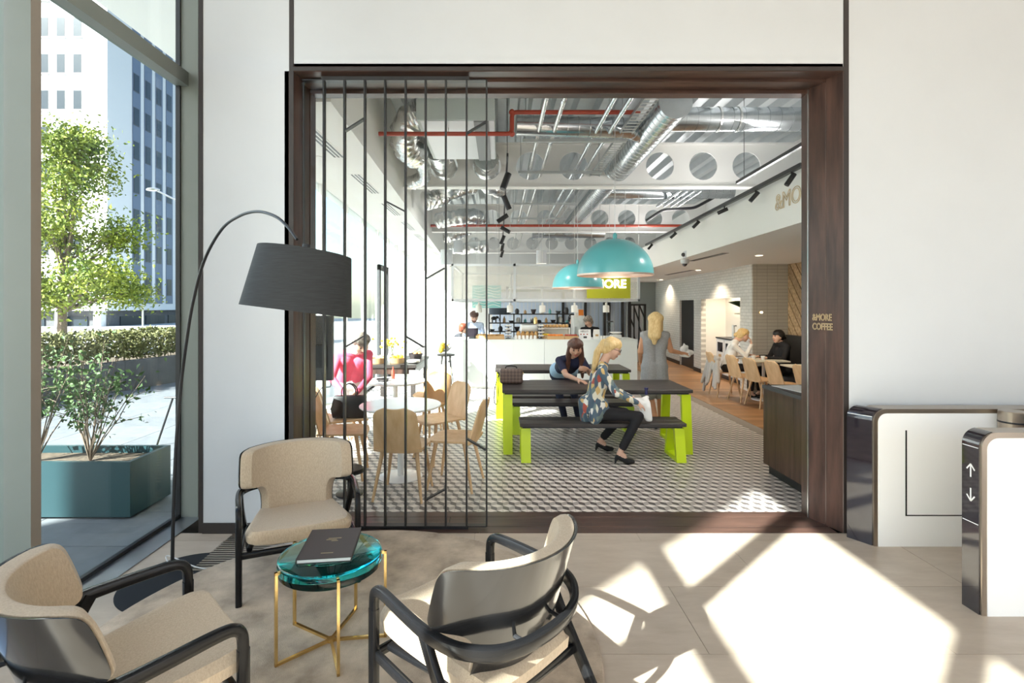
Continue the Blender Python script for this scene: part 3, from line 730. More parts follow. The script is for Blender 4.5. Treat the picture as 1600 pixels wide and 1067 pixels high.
# armchairs
def pad_mesh(rows, yc, R, T, cols=22, shift=0., k=1.):
    b = B(); F, Bk = [], []
    nr = len(rows)
    for i, (sh, z) in enumerate(rows):
        fr, br = [], []
        ez = min(1, min(i, nr-1-i)/3.0)
        for j in range(cols+1):
            u = -1+2*j/cols; u = math.copysign(abs(u)**.8, u); s = u*sh*k; th = s/R
            e = min(1, (1-abs(u))*sh/.035)
            e = min(e, ez) if nr > 8 else e
            t = T*(.30+.70*math.sqrt(max(0, 1-(1-e)**2)))
            base = Vector((R*math.sin(th), yc(z)+R*(1-math.cos(th)), z)); nn = Vector((-math.sin(th), math.cos(th), 0))
            fr.append(base+nn*(t+shift)); br.append(base+nn*shift)
        F.append([b.v(p) for p in fr]); Bk.append([b.v(p) for p in br])
    for i in range(nr-1):
        for j in range(cols):
            b.f([F[i][j], F[i][j+1], F[i+1][j+1], F[i+1][j]]); b.f([Bk[i][j], Bk[i+1][j], Bk[i+1][j+1], Bk[i][j+1]])
        for j in (0, cols): b.f([F[i][j], F[i+1][j], Bk[i+1][j], Bk[i][j]])
    for i in (0, nr-1):
        for j in range(cols): b.f([F[i][j], F[i][j+1], Bk[i][j+1], Bk[i][j]])
    return b
def armchair():
    t = thing('armchair', 'x', 'armchair', group='matching foyer armchairs')
    half = smoothpath([(.235, .335, 0), (.232, .40, 0), (.24, .46, 0), (.262, .50, 0), (.30, .521, 0), (.36, .528, 0), (.395, .535, 0), (.418, .556, 0), (.424, .60, 0), (.424, .68, 0), (.418, .725, 0), (.395, .748, 0), (.33, .758, 0)], 4)
    rows = [(p.x, p.y) for p in half]
    for i in range(1, len(rows)):
        if rows[i][1] <= rows[i-1][1]: rows[i] = (rows[i][0], rows[i-1][1]+.0008)
    yc = lambda z: -.20-.34*(z-.33)-.12*max(0, .45-z)**1.5*0
    pad_mesh(rows, yc, .37, .058).build('backrest', M_fabric, t, True)
    pad_mesh([(a-.004, z) for a, z in rows], yc, .37, .014, shift=-.0145).build('back_shell', M_blackgl, t, True)
    # seat cushion
    sr = smoothpath([(.225, -.245, 0), (.24, -.16, 0), (.262, 0, 0), (.285, .16, 0), (.292, .26, 0), (.285, .31, 0), (.262, .345, 0), (.20, .362, 0)], 4)
    b = B(); cols = 18; top, bot = [], []
    for i, p in enumerate(sr):
        tr_, br_ = [], []
        ez = min(1, min(i, len(sr)-1-i)/3)
        for j in range(cols+1):
            u = -1+2*j/cols; u = math.copysign(abs(u)**.8, u); x = u*p.x
            e = min(ez, min(1, (1-abs(u))*p.x/.05)); d = math.sqrt(max(0, 1-(1-e)**2))
            zc = .372+.055*max(0, min(1, (p.y+.2)/.5)) - .012*(1-u*u)
            tr_.append(b.v((x, p.y, zc-.035*(1-d)))); br_.append(b.v((x*.985, p.y*.985, zc-.075-.01*d)))
        top.append(tr_); bot.append(br_)
    n_ = len(sr)
    for i in range(n_-1):
        for j in range(cols):
            b.f([top[i][j], top[i][j+1], top[i+1][j+1], top[i+1][j]]); b.f([bot[i][j], bot[i+1][j], bot[i+1][j+1], bot[i][j+1]])
        for j in (0, cols): b.f([top[i][j], top[i+1][j], bot[i+1][j], bot[i][j]])
    for i in (0, n_-1):
        for j in range(cols): b.f([top[i][j], top[i][j+1], bot[i][j+1], bot[i][j]])
    b.build('seat', M_fabric, t, True)
    sec = RR(.017, .021, .3)
    half = [(.322, .305, .44), (.322, .300, .495), (.324, .275, .522), (.327, .22, .528), (.338, .06, .520), (.337, -.08, .510), (.305, -.19, .500), (.225, -.272, .490), (.12, -.312, .484), (0, -.322, .482)]
    path = smoothpath(half+[(-x, y, z) for x, y, z in half[-2::-1]], 5)
    b = B()
    def rs(i, tt):
        k = math.sin(PI*tt); return RR(.016, .019+.011*max(0, k-.35), .3)
    b.sweep(path, rs); b.build('arm_rail', M_blackarm, t, True)
    for s in (-1, 1):
        B().sweep([(s*.322, .305, 0), (s*.322, .305, .25), (s*.322, .305, .445)], RR(.017, .021, .3), up=(0, 1, 0)).build('leg', M_blackarm, t, True)
        B().sweep(smoothpath([(s*.334, -.03, .512), (s*.328, -.12, .36), (s*.312, -.27, .17), (s*.300, -.40, .0)]), RR(.016, .022, .3), up=(0, 1, 0)).build('leg', M_blackarm, t, True)
        B().sweep([(s*.318, .30, .275), (s*.316, .0, .255), (s*.313, -.20, .24)], RR(.012, .018, .3)).build('side_rail', M_blackarm, t, True)
    B().sweep([(-.31, .30, .275), (.31, .30, .275)], RR(.012, .018, .3)).build('front_rail', M_blackarm, t, True)
    B().sweep([(-.31, -.20, .235), (.31, -.20, .235)], RR(.012, .018, .3)).build('back_rail', M_blackarm, t, True)
    for s in (-1, 1): B().sweep([(s*.27, .27, .295), (s*.2, -.2, .295)], RR(.015, .012, .3)).build('seat_bearer', M_blackarm, t, True)
    for s in (-1, 1): B().cyl((s*.10, -.315, .484), (s*.10, -.245, .484), .008, n=8).build('rail_bolt', M_black, t)
    return t
ch = armchair()
for i, (m, f, lab) in enumerate((((-1.155, 2.98), (.40, -.917), 'beige wing-back armchair facing the camera in front of the white wall panel'),
                                 ((-1.136, 2.02), (.69, .72), 'beige armchair cut off by the bottom corner of the photo, beside the glazing'),
                                 ((-.268, 2.26), (-.707, .70), 'beige armchair seen from its glossy black back, beside the sunlit floor'))):
    o = ch if i == 0 else copy_tree(ch)
    f = Vector(f).normalized()
    o.location = (m[0]-.30*f[0], m[1]-.30*f[1], RUGZ); o.rotation_euler = (0, 0, math.atan2(-f[0], f[1])); o['label'] = lab; o.scale = (1, 1, (.98, 1.04, 1.05)[i])
# resin table
tb = thing('side_table', 'round turquoise resin table on slim brass legs', 'table', (-.838, 2.55, RUGZ))
b = B().lathe([(0, .375), (.235, .375), (.246, .382), (.249, .40), (.249, .425), (.246, .436), (.240, .440), (0, .440)], n=64)
b.build('top', M_resin, tb, True)
for k in range(5):
    a = math.radians(223+72*k); u = Vector((math.cos(a), math.sin(a), 0))
    pts = [u*.015+Vector((0, 0, .007)), u*.266+Vector((0, 0, .007)), u*.266+Vector((0, 0, .428)), u*.243+Vector((0, 0, .428))]
    b = B(); side = Vector((-u.y, u.x, 0))
    for p, q in zip(pts[:-1], pts[1:]):
        d = (q-p).normalized(); nrm = d.cross(side); w2_ = .0065
        p2, q2 = p-d*w2_, q+d*w2_
        b.hexa([p2+side*w2_+nrm*w2_, p2-side*w2_+nrm*w2_, p2-side*w2_-nrm*w2_, p2+side*w2_-nrm*w2_], [q2+side*w2_+nrm*w2_, q2-side*w2_+nrm*w2_, q2-side*w2_-nrm*w2_, q2+side*w2_-nrm*w2_])
    b.build('leg', M_brass, tb)
B().lathe([(0, 0), (.02, 0), (.02, .014), (0, .014)], n=16).build('hub', M_brass, tb)
bk = thing('book', 'large dark brown hardback lying on the turquoise table', 'book', (-.858, 2.61, RUGZ+.4405), rz=math.radians(7))
B().box(-.128, .128, -.165, .165, .0, .003).box(-.128, .128, -.165, .165, .019, .022).box(-.130, -.125, -.165, .165, 0, .022).build('cover', M_bookc, bk)
B().box(-.125, .122, -.16, .16, .003, .019).build('pages', M_paper, bk)
b = B()
for x0, x1, y in ((-.02, .045, .045), (-.028, .02, .03), (.0, .03, .016), (-.025, .028, -.115)):
    x = x0
    while x < x1: b.box(x, x+.004, y, y+.007, .0219, .0224); x += .0066
b.build('cover_print', M_gold, bk)
# arc lamp
lp = thing('floor_lamp', 'tall black arc floor lamp with a large dark drum shade', 'lamp', (-1.93, 3.15, 0))
o = Vector(lp.location)
B().lathe([(0, 0), (.355, 0), (.355, .004), (.35, .0055), (0, .0055)], n=64).build('base', mat('matt_black', (.012, .013, .016), .75, spec=.25), lp, True)
pts = [(269, 890), (271, 800), (275, 700), (283, 600), (292, 530), (301, 475), (318, 410), (345, 360), (373, 338), (402, 330.5), (430, 338), (450, 355), (464, 374)]
path = []
for k, (a, c) in enumerate(pts):
    t = max(0, (a-283)/(464-283)); Y = 3.295-1.0*t**.9 if t > 0 else 3.295-.0*t
    path.append(P(a, c, Y)-o)
path[0].z = .005
B().tube(smoothpath(path, 6), lambda t: .0115-.005*t, 10).build('stem', M_black, lp, True)
sc_ = P(471, 440, 2.295)-o
b = B(); rb, rt, hs = .236, .200, .268
b.lathe([(rb-.003, -hs/2), (rb, -hs/2), (rt, hs/2), (rt-.003, hs/2), (rb-.003, -hs/2)], n=64, close=False)
tilt = Matrix.Translation(sc_) @ Matrix.Rotation(math.radians(7), 4, 'Y') @ Matrix.Rotation(math.radians(-3), 4, 'X')
b.xf(tilt).build('shade', M_shade, lp, True)
b = B().lathe([(0, hs/2-.02), (rt-.004, hs/2-.02), (rt-.004, hs/2-.025), (0, hs/2-.025)], n=48); b.xf(tilt).build('shade_diffuser', M_shade_in, lp)
b = B().cyl((0, 0, hs/2-.03), (0, 0, hs/2+.035), .018); b.xf(tilt).build('socket', M_black, lp)
cb = B().tube(smoothpath([P(268, 889, 3.30)-o, P(262, 868, 3.4)-o+Vector((0, 0, .0)), (.05, .12, .012), (.22, .25, .014), (.34, .42, .012), (.55, .45, .03)], 8), .004, 6)
cb.build('cable', mat('clear_cable', (.6, .6, .6), .4), lp, True)
# turnstiles
def rounded_profile(x0, x1, z1, r, n=8):
    return [(x0, 0), (x1, 0), (x1, z1)]+[(x0+r-r*math.sin(PI/2*k/n), z1-r+r*math.cos(PI/2*k/n)) for k in range(n+1)]
def turnstile(name, label, x0, x1, y0, y1, H, chamfer):
    t = thing(name, label, 'turnstile', (0, 0, 0))
    B().prism(rounded_profile(x0+.006, x1, H, .085), 'y', y0, y1).build('body', M_bronze, t, True)
    B().prism(rounded_profile(x0+.034, x1, H-.030, .062), 'y', y0-.004, y0+.004).build('white_panel', M_turnw, t, True)
    prof = []
    n = 10; r = .085; H2 = H+.0015
    outer = [(x0, .0), (x0, H2-r)]+[(x0+r-r*math.cos(PI/2*k/n), H2-r+r*math.sin(PI/2*k/n)) for k in range(1, n)]
    inner = [(x+.006, z-.003) for x, z in outer]
    b = B()
    for (a, c), (e, g), (a2, c2), (e2, g2) in zip(outer[:-1], outer[1:], inner[:-1], inner[1:]):
        lo = [(a, y0+.012, c), (a2, y0+.012, c2), (e2, y0+.012, g2), (e, y0+.012, g)]
        hi = [(p[0]-(chamfer if True else 0), y1, p[2]) for p in lo]
        b.hexa(lo, hi)
    b.build('dark_end_glass', M_darkgl, t, True)
    return t
t1 = turnstile('turnstile', 'white turnstile with bronze edge and dark glass end, standing along the wall', 2.630, 5.2, 3.60, 3.745, .965, .088)
lx, lz = P(1415, 672, 3.60), P(1415, 804, 3.60)
B().box(lx.x-.005, lx.x+.005, 3.594, 3.597, lz.z, lx.z).box(lx.x-.005, 4.6, 3.594, 3.597, lz.z-.008, lz.z).build('access_door_slot', M_black, t1)
c = P(1588, 660, 3.5)
b = B().lathe([(0, -.075), (.075, -.075), (.08, -.07), (.08, .07), (.075, .075), (0, .075)], n=28); b.build('gate_barrel', M_bronze, t1, True, loc=(c.x, 3.52, c.z))
B().lathe([(.081, -.006), (.082, 0), (.081, .006)], n=28).build('barrel_ring', M_black, t1, loc=(c.x, 3.52, c.z-.0))
B().box(c.x+.02, 4.6, 3.515, 3.525, .35, c.z+.03).build('gate_glass', M_glasspart, t1)
t2 = turnstile('turnstile', 'nearer white turnstile with white arrows on its dark glass end', 2.625, 5.0, 2.79, 2.905, 1.0, .0)
B().box(2.63, 5.0, 2.80, 2.90, 0, .02).build('foot', M_black, t2)
def stroke(b, a, c, w=.0035):
    a, c = Vector(a), Vector(c); d = (c-a).normalized(); n2 = Vector((-d.y, d.x))*w
    pts = [(a+n2), (a-n2), (c-n2), (c+n2)]
    b.hexa([(2.6246, p.x, p.y) for p in pts], [(2.6236, p.x, p.y) for p in pts])
b = B(); yc = 2.85; zc = P(0, 735, 2.85).z
stroke(b, (yc, zc-.035), (yc, zc+.035)); stroke(b, (yc, zc+.037), (yc-.024, zc+.006)); stroke(b, (yc, zc+.037), (yc+.024, zc+.006))
zc = P(0, 772, 2.85).z
stroke(b, (yc, zc-.035), (yc, zc+.035)); stroke(b, (yc, zc-.037), (yc-.024, zc-.006)); stroke(b, (yc, zc-.037), (yc+.024, zc-.006))
stroke(b, (2.805, P(0, 697, 2.85).z), (2.90, P(0, 697, 2.85).z), .002); stroke(b, (2.805, P(0, 815, 2.85).z), (2.90, P(0, 815, 2.85).z), .002)
b.build('arrows', M_print, t2)
b = B()
for z in (.907,): b.hexa([(2.628, 3.614, z), (2.629, 3.614, z+.004), (2.5455, 3.742, z+.004), (2.5445, 3.742, z)], [(2.6278, 3.612, z), (2.6288, 3.612, z+.004), (2.5450, 3.740, z+.004), (2.5440, 3.740, z)])
b.build('glass_line', M_print, t1)
# ------------------------------------------------------------ ceiling services
def cell_beam(name, label, Y, x0, x1, zb, first):
    t = struct(bpy.data.objects.new(name, None), label); C.objects.link(t)
    p, R, d, n = .717, .233, .71, 24; zc = zb+d/2+.01
    b = B(); z0, z1 = zb+.02, zb+d
    xc = first
    while xc-p/2 > x0+.05: xc -= p
    xc += 0 if xc-p/2 >= x0 else p
    if xc-p/2 > x0: b.box(x0, xc-p/2, Y-.01, Y+.01, z0, z1)
    while xc+p/2 <= x1:
        ci, sq = [], []
        for k in range(n):
            a = 2*PI*k/n; c_, s_ = math.cos(a), math.sin(a)
            ci.append((xc+R*c_, zc+R*s_))
            hw, up, dn = p/2, z1-zc, zc-z0
            tt = min(hw/abs(c_) if abs(c_) > 1e-6 else 9, (up if s_ > 0 else dn)/abs(s_) if abs(s_) > 1e-6 else 9)
            sq.append((xc+tt*c_, zc+tt*s_))
        for yy in (Y-.01, Y+.01):
            A = [b.v((x, yy, z)) for x, z in ci]; Q = [b.v((x, yy, z)) for x, z in sq]
            for k in range(n): b.f([A[k], A[(k+1) % n], Q[(k+1) % n], Q[k]])
            for cx, cz in ((xc-p/2, z0), (xc+p/2, z0), (xc-p/2, z1), (xc+p/2, z1)):
                near = sorted(range(n), key=lambda k: (sq[k][0]-cx)**2+(sq[k][1]-cz)**2)[:2]
                b.f([b.v((cx, yy, cz))]+[Q[k] for k in near])
        A = [b.v((x, Y-.01, z)) for x, z in ci]; A2 = [b.v((x, Y+.01, z)) for x, z in ci]
        for k in range(n): b.f([A[k], A[(k+1) % n], A2[(k+1) % n], A2[k]])
        xc += p
    if xc-p/2 < x1: b.box(xc-p/2, x1, Y-.01, Y+.01, z0, z1)
    b.build('web', M_beamw, t)
    B().box(x0, x1, Y-.09, Y+.09, zb, zb+.022).build('bottom_flange', M_beamw, t)
    B().box(x0, x1, Y-.09, Y+.09, z1, z1+.022).build('top_flange', M_beamw, t)
for k, Y in enumerate((8.5, 13.6, 19.0)):
    cell_beam('ceiling_beam', 'cream cellular beam with round web openings', Y, xs_(Y), xw_(Y)+.35, 3.645, P(1031, 0, 8.5).x)
def spiral(name, pts, r, label, m=M_galv, step=.14, caps=True):
    """spiral-wound duct: round tube with raised seams"""
    path = pts; t = thing(name, label, 'duct', (0, 0, 0))
    B().tube(path, r, 28, caps=caps).build('pipe', m, t, True)
    b = B()
    for a, c in zip(path[:-1], path[1:]):
        a, c = Vector(a), Vector(c); L_ = (c-a).length; d = (c-a)/L_; k = step/2
        while k < L_:
            b.cyl(a+d*(k-.004), a+d*(k+.004), r+.004, n=28); k += step
    b.build('seams', m, t); return t
spiral('air_duct', [(1.94, 5.62, 3.93), (1.97, 8.4, 3.94), (2.03, 13.5, 4.0), (2.06, 17, 4.0)], .185, 'large galvanised spiral duct running back through the beam openings')
brd = spiral('branch_duct', [(2.0, 6.15, 3.93), (4.9, 6.15, 3.93)], .14, 'galvanised branch duct running from the large duct to the tiled wall side')
for x in (2.62, 2.85): B().cyl((x-.012, 6.15, 3.93), (x+.012, 6.15, 3.93), .15, n=28).build('joint_band', M_foil, brd, True)
spiral('branch_duct', [(.21, 6.35, 3.93), (1.62, 6.45, 3.93), (1.95, 6.75, 3.93)], .125, 'short galvanised branch duct left of the large duct behind the red pipe')
spiral('branch_duct', [(2.15, 10.3, 3.98), (4.7, 10.3, 3.98)], .13, 'galvanised branch duct behind the first cellular beam')
spiral('branch_duct', [(1.0, 15.6, 3.9), (3.2, 15.6, 3.9)], .14, 'galvanised cross duct behind the second cellular beam')
names = ['leftmost', 'second', 'third', 'rightmost']
for k, x in enumerate((.49, .68, 1.20, 1.37)):
    t = thing('water_pipe', '%s of the four silver insulated pipes running back under the deck' % names[k], 'pipe', (x, 0, 3.85), group='four insulated pipes')
    B().tube([(0, 4.45, 0), (0, 20, 0)], .026, 12).build('pipe', M_foil if k < 2 else M_galv, t, True)
    for q in range(10): B().cyl((0, 5.2+q*1.4+k*.15, 0), (0, 5.26+q*1.4+k*.15, 0), .029, n=12).build('band', M_galv, t)
for k, Y in enumerate((6.55, 8.1, 10.6, 12.4)):
    t = thing('trapeze_hanger', ['nearest', 'second', 'third', 'farthest'][k]+' steel trapeze hanger carrying the silver pipes', 'hanger', (0, Y, 0), group='pipe trapeze hangers')
    B().box(.30, 1.62, -.02, .02, 3.785, 3.823).build('channel', M_tray, t)
    for x in (.34, 1.58): B().cyl((x, 0, 3.78), (x, 0, 4.615), .006, n=6).build('rod', M_tray, t)
tr_ = thing('cable_tray', 'perforated steel cable tray beside the silver pipes', 'cable tray', (0, 0, 0))
B().box(1.50, 1.505, 4.5, 16, 3.83, 3.87).box(1.655, 1.66, 4.5, 16, 3.83, 3.87).build('side_rail', M_tray, tr_)
rm = B().box(1.505, 1.655, 0, .03, 3.832, 3.836).mesh('rung', M_tray)
for k in range(110): link('rung', rm, tr_, (0, 4.6+k*.1, 0))
spr = thing('sprinkler_pipe', 'red sprinkler pipe with a stepped bend under the air unit', 'pipe', (0, 0, 0))
B().tube(fillet([(-1.42, 6.04, 3.72), (.15, 6.04, 3.72), (.15, 6.04, 3.975), (1.66, 6.04, 3.975)], .06), .026, 12).build('pipe', M_red, spr, True)
for c in ((.15, 6.04, 3.72), (.15, 6.04, 3.975)): B().ball(c, .036).build('elbow_fitting', M_red, spr, True)
for x in (-.6, .6, 1.3): B().cyl((x, 6.04, 3.98 if x > .15 else 3.74), (x, 6.04, 4.615), .005, n=6).build('hanger_rod', M_tray, spr)
sp2 = thing('sprinkler_pipe', 'straight red sprinkler pipe in front of the second cellular beam', 'pipe', (0, 0, 0))
B().tube([(xs_(13.2), 13.2, 3.76), (4.85, 13.2, 3.76)], .035, 12).build('pipe', M_red, sp2, True)
for x in (-.8, 1.0, 2.6): B().cyl((x, 13.2, 3.78), (x, 13.2, 4.615), .006, n=6).build('hanger_rod', M_tray, sp2)
# fan coil unit
fc = thing('fan_coil_unit', 'boxy grey and white air unit hanging under the deck', 'air conditioner', (0, 0, 0))
B().box(-.94, -.05, 5.80, 7.35, 3.80, 4.26).build('casing', M_greyfcu, fc)
B().box(-.90, -.06, 5.82, 7.33, 3.79, 3.80).build('access_panel', M_white, fc)
B().box(-.29, -.12, 5.81, 7.34, 3.775, 3.79).build('grey_strap', mat('strap_grey', (.2, .21, .22), .5), fc)
for x in (-.9, -.1):
    for y in (5.9, 7.2): B().cyl((x, y, 4.26), (x, y, 4.615), .006, n=6).build('hanger_rod', M_tray, fc)
# crumpled foil flexible ducts
def flex(label, pts, r, seed):
    rg = random.Random(seed); path = smoothpath(pts, 14); b = B(); rings = []
    n = 22; ph = [rg.uniform(0, 6.28) for _ in range(8)]
    def sc(i, t):
        out = []
        rip = .045*math.sin(i*1.7)
        for k in range(n):
            a = 2*PI*k/n
            out.append((r*(1+rip+.05*math.sin(3*a+i*.7+ph[0])+.04*math.sin(7*a-i*1.1+ph[1])+rg.uniform(-.06, .06))*math.cos(a), r*(1+rip+.05*math.sin(4*a+i*.5+ph[2])+rg.uniform(-.06, .06))*math.sin(a)))
        return out
    b.sweep(path, sc); tag(b.build('flexible_duct', M_foil, smooth=True), label, 'duct', 'foil flexible ducts')
flex('bulging foil flexible duct at the top, nearest the opening', [(-1.24, 5.35, 4.22), (-1.12, 5.4, 4.12), (-.95, 5.5, 4.12), (-.8, 5.7, 4.2)], .17, 1)
flex('foil flexible duct drooping beside the air unit', [(-.92, 6.2, 4.05), (-1.12, 6.3, 3.95), (-1.22, 6.6, 3.78), (-1.12, 6.9, 3.70)], .17, 2)
flex('thin foil flexible duct running back from the drooping one', [(-1.1, 6.9, 3.92), (-1.12, 7.4, 3.84), (-1.18, 8.0, 3.72), (-1.40, 8.2, 3.66)], .11, 3)
flex('foil flexible duct passing the leftmost opening of the first beam', [(-.9, 7.4, 3.98), (-.91, 8.2, 3.98), (-.9, 8.9, 3.98), (-1.0, 9.6, 3.9)], .185, 4)
flex('foil flexible duct sagging behind the first beam', [(-1.42, 9.6, 3.66), (-1.2, 9.7, 3.72), (-.9, 9.9, 3.92), (-.55, 10.2, 4.1)], .17, 5)
flex('foil flexible duct lying against the second beam', [(-1.54, 12.9, 3.84), (-1.3, 12.8, 3.86), (-.8, 12.9, 3.95), (-.5, 13.4, 4.0)], .19, 6)
flex('foil flexible duct behind the second beam', [(-1.6, 14.8, 3.72), (-1.4, 14.8, 3.74), (-.9, 15, 3.95)], .19, 7)
flex('foil flexible duct beside the third beam', [(-1.72, 18.0, 3.75), (-1.2, 17.9, 3.7), (-.4, 18, 3.8)], .2, 8)
flex('crumpled foil duct behind the second opening of the first beam', [(-.2, 8.0, 4.0), (-.21, 8.7, 4.0), (-.2, 9.6, 4.0), (0, 10.2, 4.05)], .19, 9)
# track lights
def spot(parent, loc, aim, s=1., cone=2.1):
    o = bpy.data.objects.new('spotlight', None); C.objects.link(o); o.parent = parent; o.location = loc
    a = Vector(aim).normalized()
    B().cyl((0, 0, 0), (0, 0, -.07*s), .009, n=8).build('stem', M_black, o)
    c = Vector((0, 0, -.075*s)); B().cyl(c-a*.06*s, c+a*.13*s, .036*s, n=14).build('barrel', M_black, o, True)
    ld = bpy.data.lights.new('spot_lamp', 'SPOT'); ld.energy = 80; ld.spot_size = cone; ld.spot_blend = .8; ld.color = (1, .955, .91); ld.shadow_soft_size = .04
    lo = bpy.data.objects.new('spot_lamp', ld); C.objects.link(lo); lo.parent = o; lo.location = c+a*.14*s; lo.rotation_euler = a.to_track_quat('-Z', 'Y').to_euler()
tk = thing('light_track', 'long black track with spotlights along the bulkhead', 'track light', (0, 0, 0))
pa, pb = Vector((xb_(4.75)-.10, 4.75, 3.0)), Vector((xb_(11)-.10, 11, 3.0))
B().sweep([pa, pb], [(-.022, -.02), (.022, -.02), (.022, .02), (-.022, .02)]).build('track', M_black, tk)
for u, aim in ((.03, (-.2, .1, -1)), (.155, (-.35, .3, -1)), (.30, (-.9, .5, -.6)), (.47, (-.5, .2, -1)), (.66, (-.6, .4, -1)), (.93, (-.4, 0, -1))):
    spot(tk, pa.lerp(pb, u)-Vector((0, 0, .02)), Vector(aim)+Vector((-.45, 0, 0)), .68, 1.15)
tk2 = thing('light_track', 'short black suspended track above the bulkhead track', 'track light', (0, 0, 0))
B().sweep([(3.20, 5.2, 3.40), (3.30, 7.1, 3.40)], [(-.02, -.02), (.02, -.02), (.02, .02), (-.02, .02)]).build('track', M_black, tk2)
for y in (5.4, 6.9): B().cyl((3.21+(y-5.2)*.053, y, 3.42), (3.21+(y-5.2)*.053, y, 4.615), .004, n=6).build('suspension_rod', M_black, tk2)
tk3 = thing('light_track', 'black suspended track with tilted spotlights beside the air unit', 'track light', (.10, 0, 3.52))
B().box(-.012, .012, 6.2, 17.6, -.02, .02).build('track', M_black, tk3)
for y, aim in ((6.9, (-.35, -.2, -1)), (8.3, (.45, .2, -1)), (9.9, (-.9, 0, -.6)), (11.4, (.9, .1, -.5)), (13.0, (-.4, 0, -1)), (14.6, (-.2, 0, -1)), (16.4, (-.3, .2, -1))): spot(tk3, (0, y, -.02), aim, 1.25)
for y in (6.4, 10.4, 14.2, 17.4): B().cyl((0, y, .02), (0, y, .98), .004, n=6).build('suspension_rod', M_black, tk3)
bz = thing('black_conduit', 'black cable conduit bending along the ceiling behind the first beam', 'conduit', (0, 0, 0))
B().tube(fillet([P(1010, 345, 10.5), P(1035, 328, 10.5), P(1085, 325, 10.5), P(1120, 306, 10.5)], .1), .03, 8).build('pipe', M_black, bz, True)
for k in range(4):
    o = B().tube([P(1027+11*k, 322, 10.9), P(1064+11*k, 297, 9.4)], .03, 10).build('copper_riser', M_galv, smooth=True)
    tag(o, '%s of the four short slanting silver pipes behind the first beam' % names[k], 'pipe', 'four slanting pipes')
# dome pendants
def pendant(label, c, r):
    t = thing('pendant_lamp', label, 'pendant lamp', c, group='teal dome pendants')
    n = 12; hr = .95
    prof = [(r*math.cos(PI/2*k/n), hr*r*math.sin(PI/2*k/n)) for k in range(n+1)]
    B().lathe(prof, n=48, close=False).build('dome', M_teal, t, True)
    ins = [((r-.006)*math.cos(PI/2*k/n), (hr*r-.006)*math.sin(PI/2*k/n)) for k in range(n+1)]
    B().lathe([(r, 0)]+ins, n=48, close=False).build('lining', M_copperin, t, True)
    B().lathe([(r+.001, -.02), (r+.003, 0), (r-.006, 0), (r-.008, -.02), (r+.001, -.02)], n=48, close=False).build('rim', M_copperin, t, True)
    B().lathe([(0, hr*r-.01), (.025, hr*r-.01), (.025, hr*r+.05), (.012, hr*r+.07), (0, hr*r+.07)], n=16).build('cap', M_teal, t, True)
    B().cyl((0, 0, hr*r+.06), (0, 0, 4.62-c[2]), .004, n=6).build('cable', M_steel, t)
    B().ball((0, 0, .22), .06).build('bulb', M_bulb, t, True)
    ld = bpy.data.lights.new('pendant_bulb', 'POINT'); ld.energy = 3; ld.color = (1, .86, .68); ld.shadow_soft_size = .06
    lo = bpy.data.objects.new('pendant_bulb', ld); C.objects.link(lo); lo.parent = t; lo.location = (0, 0, .12)
pendant('large teal dome pendant hanging nearest, over the front picnic table', (1.39, 6.15, 2.07), .45)
pendant('teal dome pendant hanging farther back, partly hidden by the larger one', (1.40, 9.15, 2.02), .45)
# unseen fill lamps added on top of the lowered ceiling box to brighten the deck
cv = thing('deck_fill_light', 'unseen linear fill lamp added on top of the lowered ceiling to brighten the deck', 'lamp', (0, 0, 0))
for k in range(6):
    y = 5.2+k*2.0; c = Vector((xb_(y)+.55, y, 3.05))
    B().box(-.05, .05, -.8, .8, -.02, .02).build('housing', M_white, cv, loc=c)
    ld = bpy.data.lights.new('deck_fill_lamp', 'AREA'); ld.shape = 'RECTANGLE'; ld.size = .08; ld.size_y = 1.6; ld.energy = 28; ld.color = (1, .975, .95)
    lo = bpy.data.objects.new('deck_fill_lamp', ld); C.objects.link(lo); lo.parent = cv; lo.location = c+Vector((0, 0, .03)); lo.rotation_euler = (PI, math.radians(-25), 0)
# security camera
sc2 = thing('security_camera', 'small white dome security camera under the low ceiling', 'camera', P(1070, 411, 8.9))
B().lathe([(0, 0), (.07, 0), (.07, -.06), (.06, -.075), (0, -.075)], n=18).build('housing', M_white, sc2, True)
B().ball((0, 0, -.08), .045).build('lens_dome', M_darkgl, sc2, True)
sc2.location.z = 2.5
Ys = 8.6; sn = thing('motion_sensor', 'small black sensor on a white plate on the bulkhead', 'sensor', (xb_(Ys), Ys, P(0, 398, Ys).z))
B().box(-.012, 0, -.07, .07, -.06, .06).build('plate', M_white, sn); B().ball((-.03, 0, 0), .035, 12, 8).build('eye', M_darkgl, sn, True)
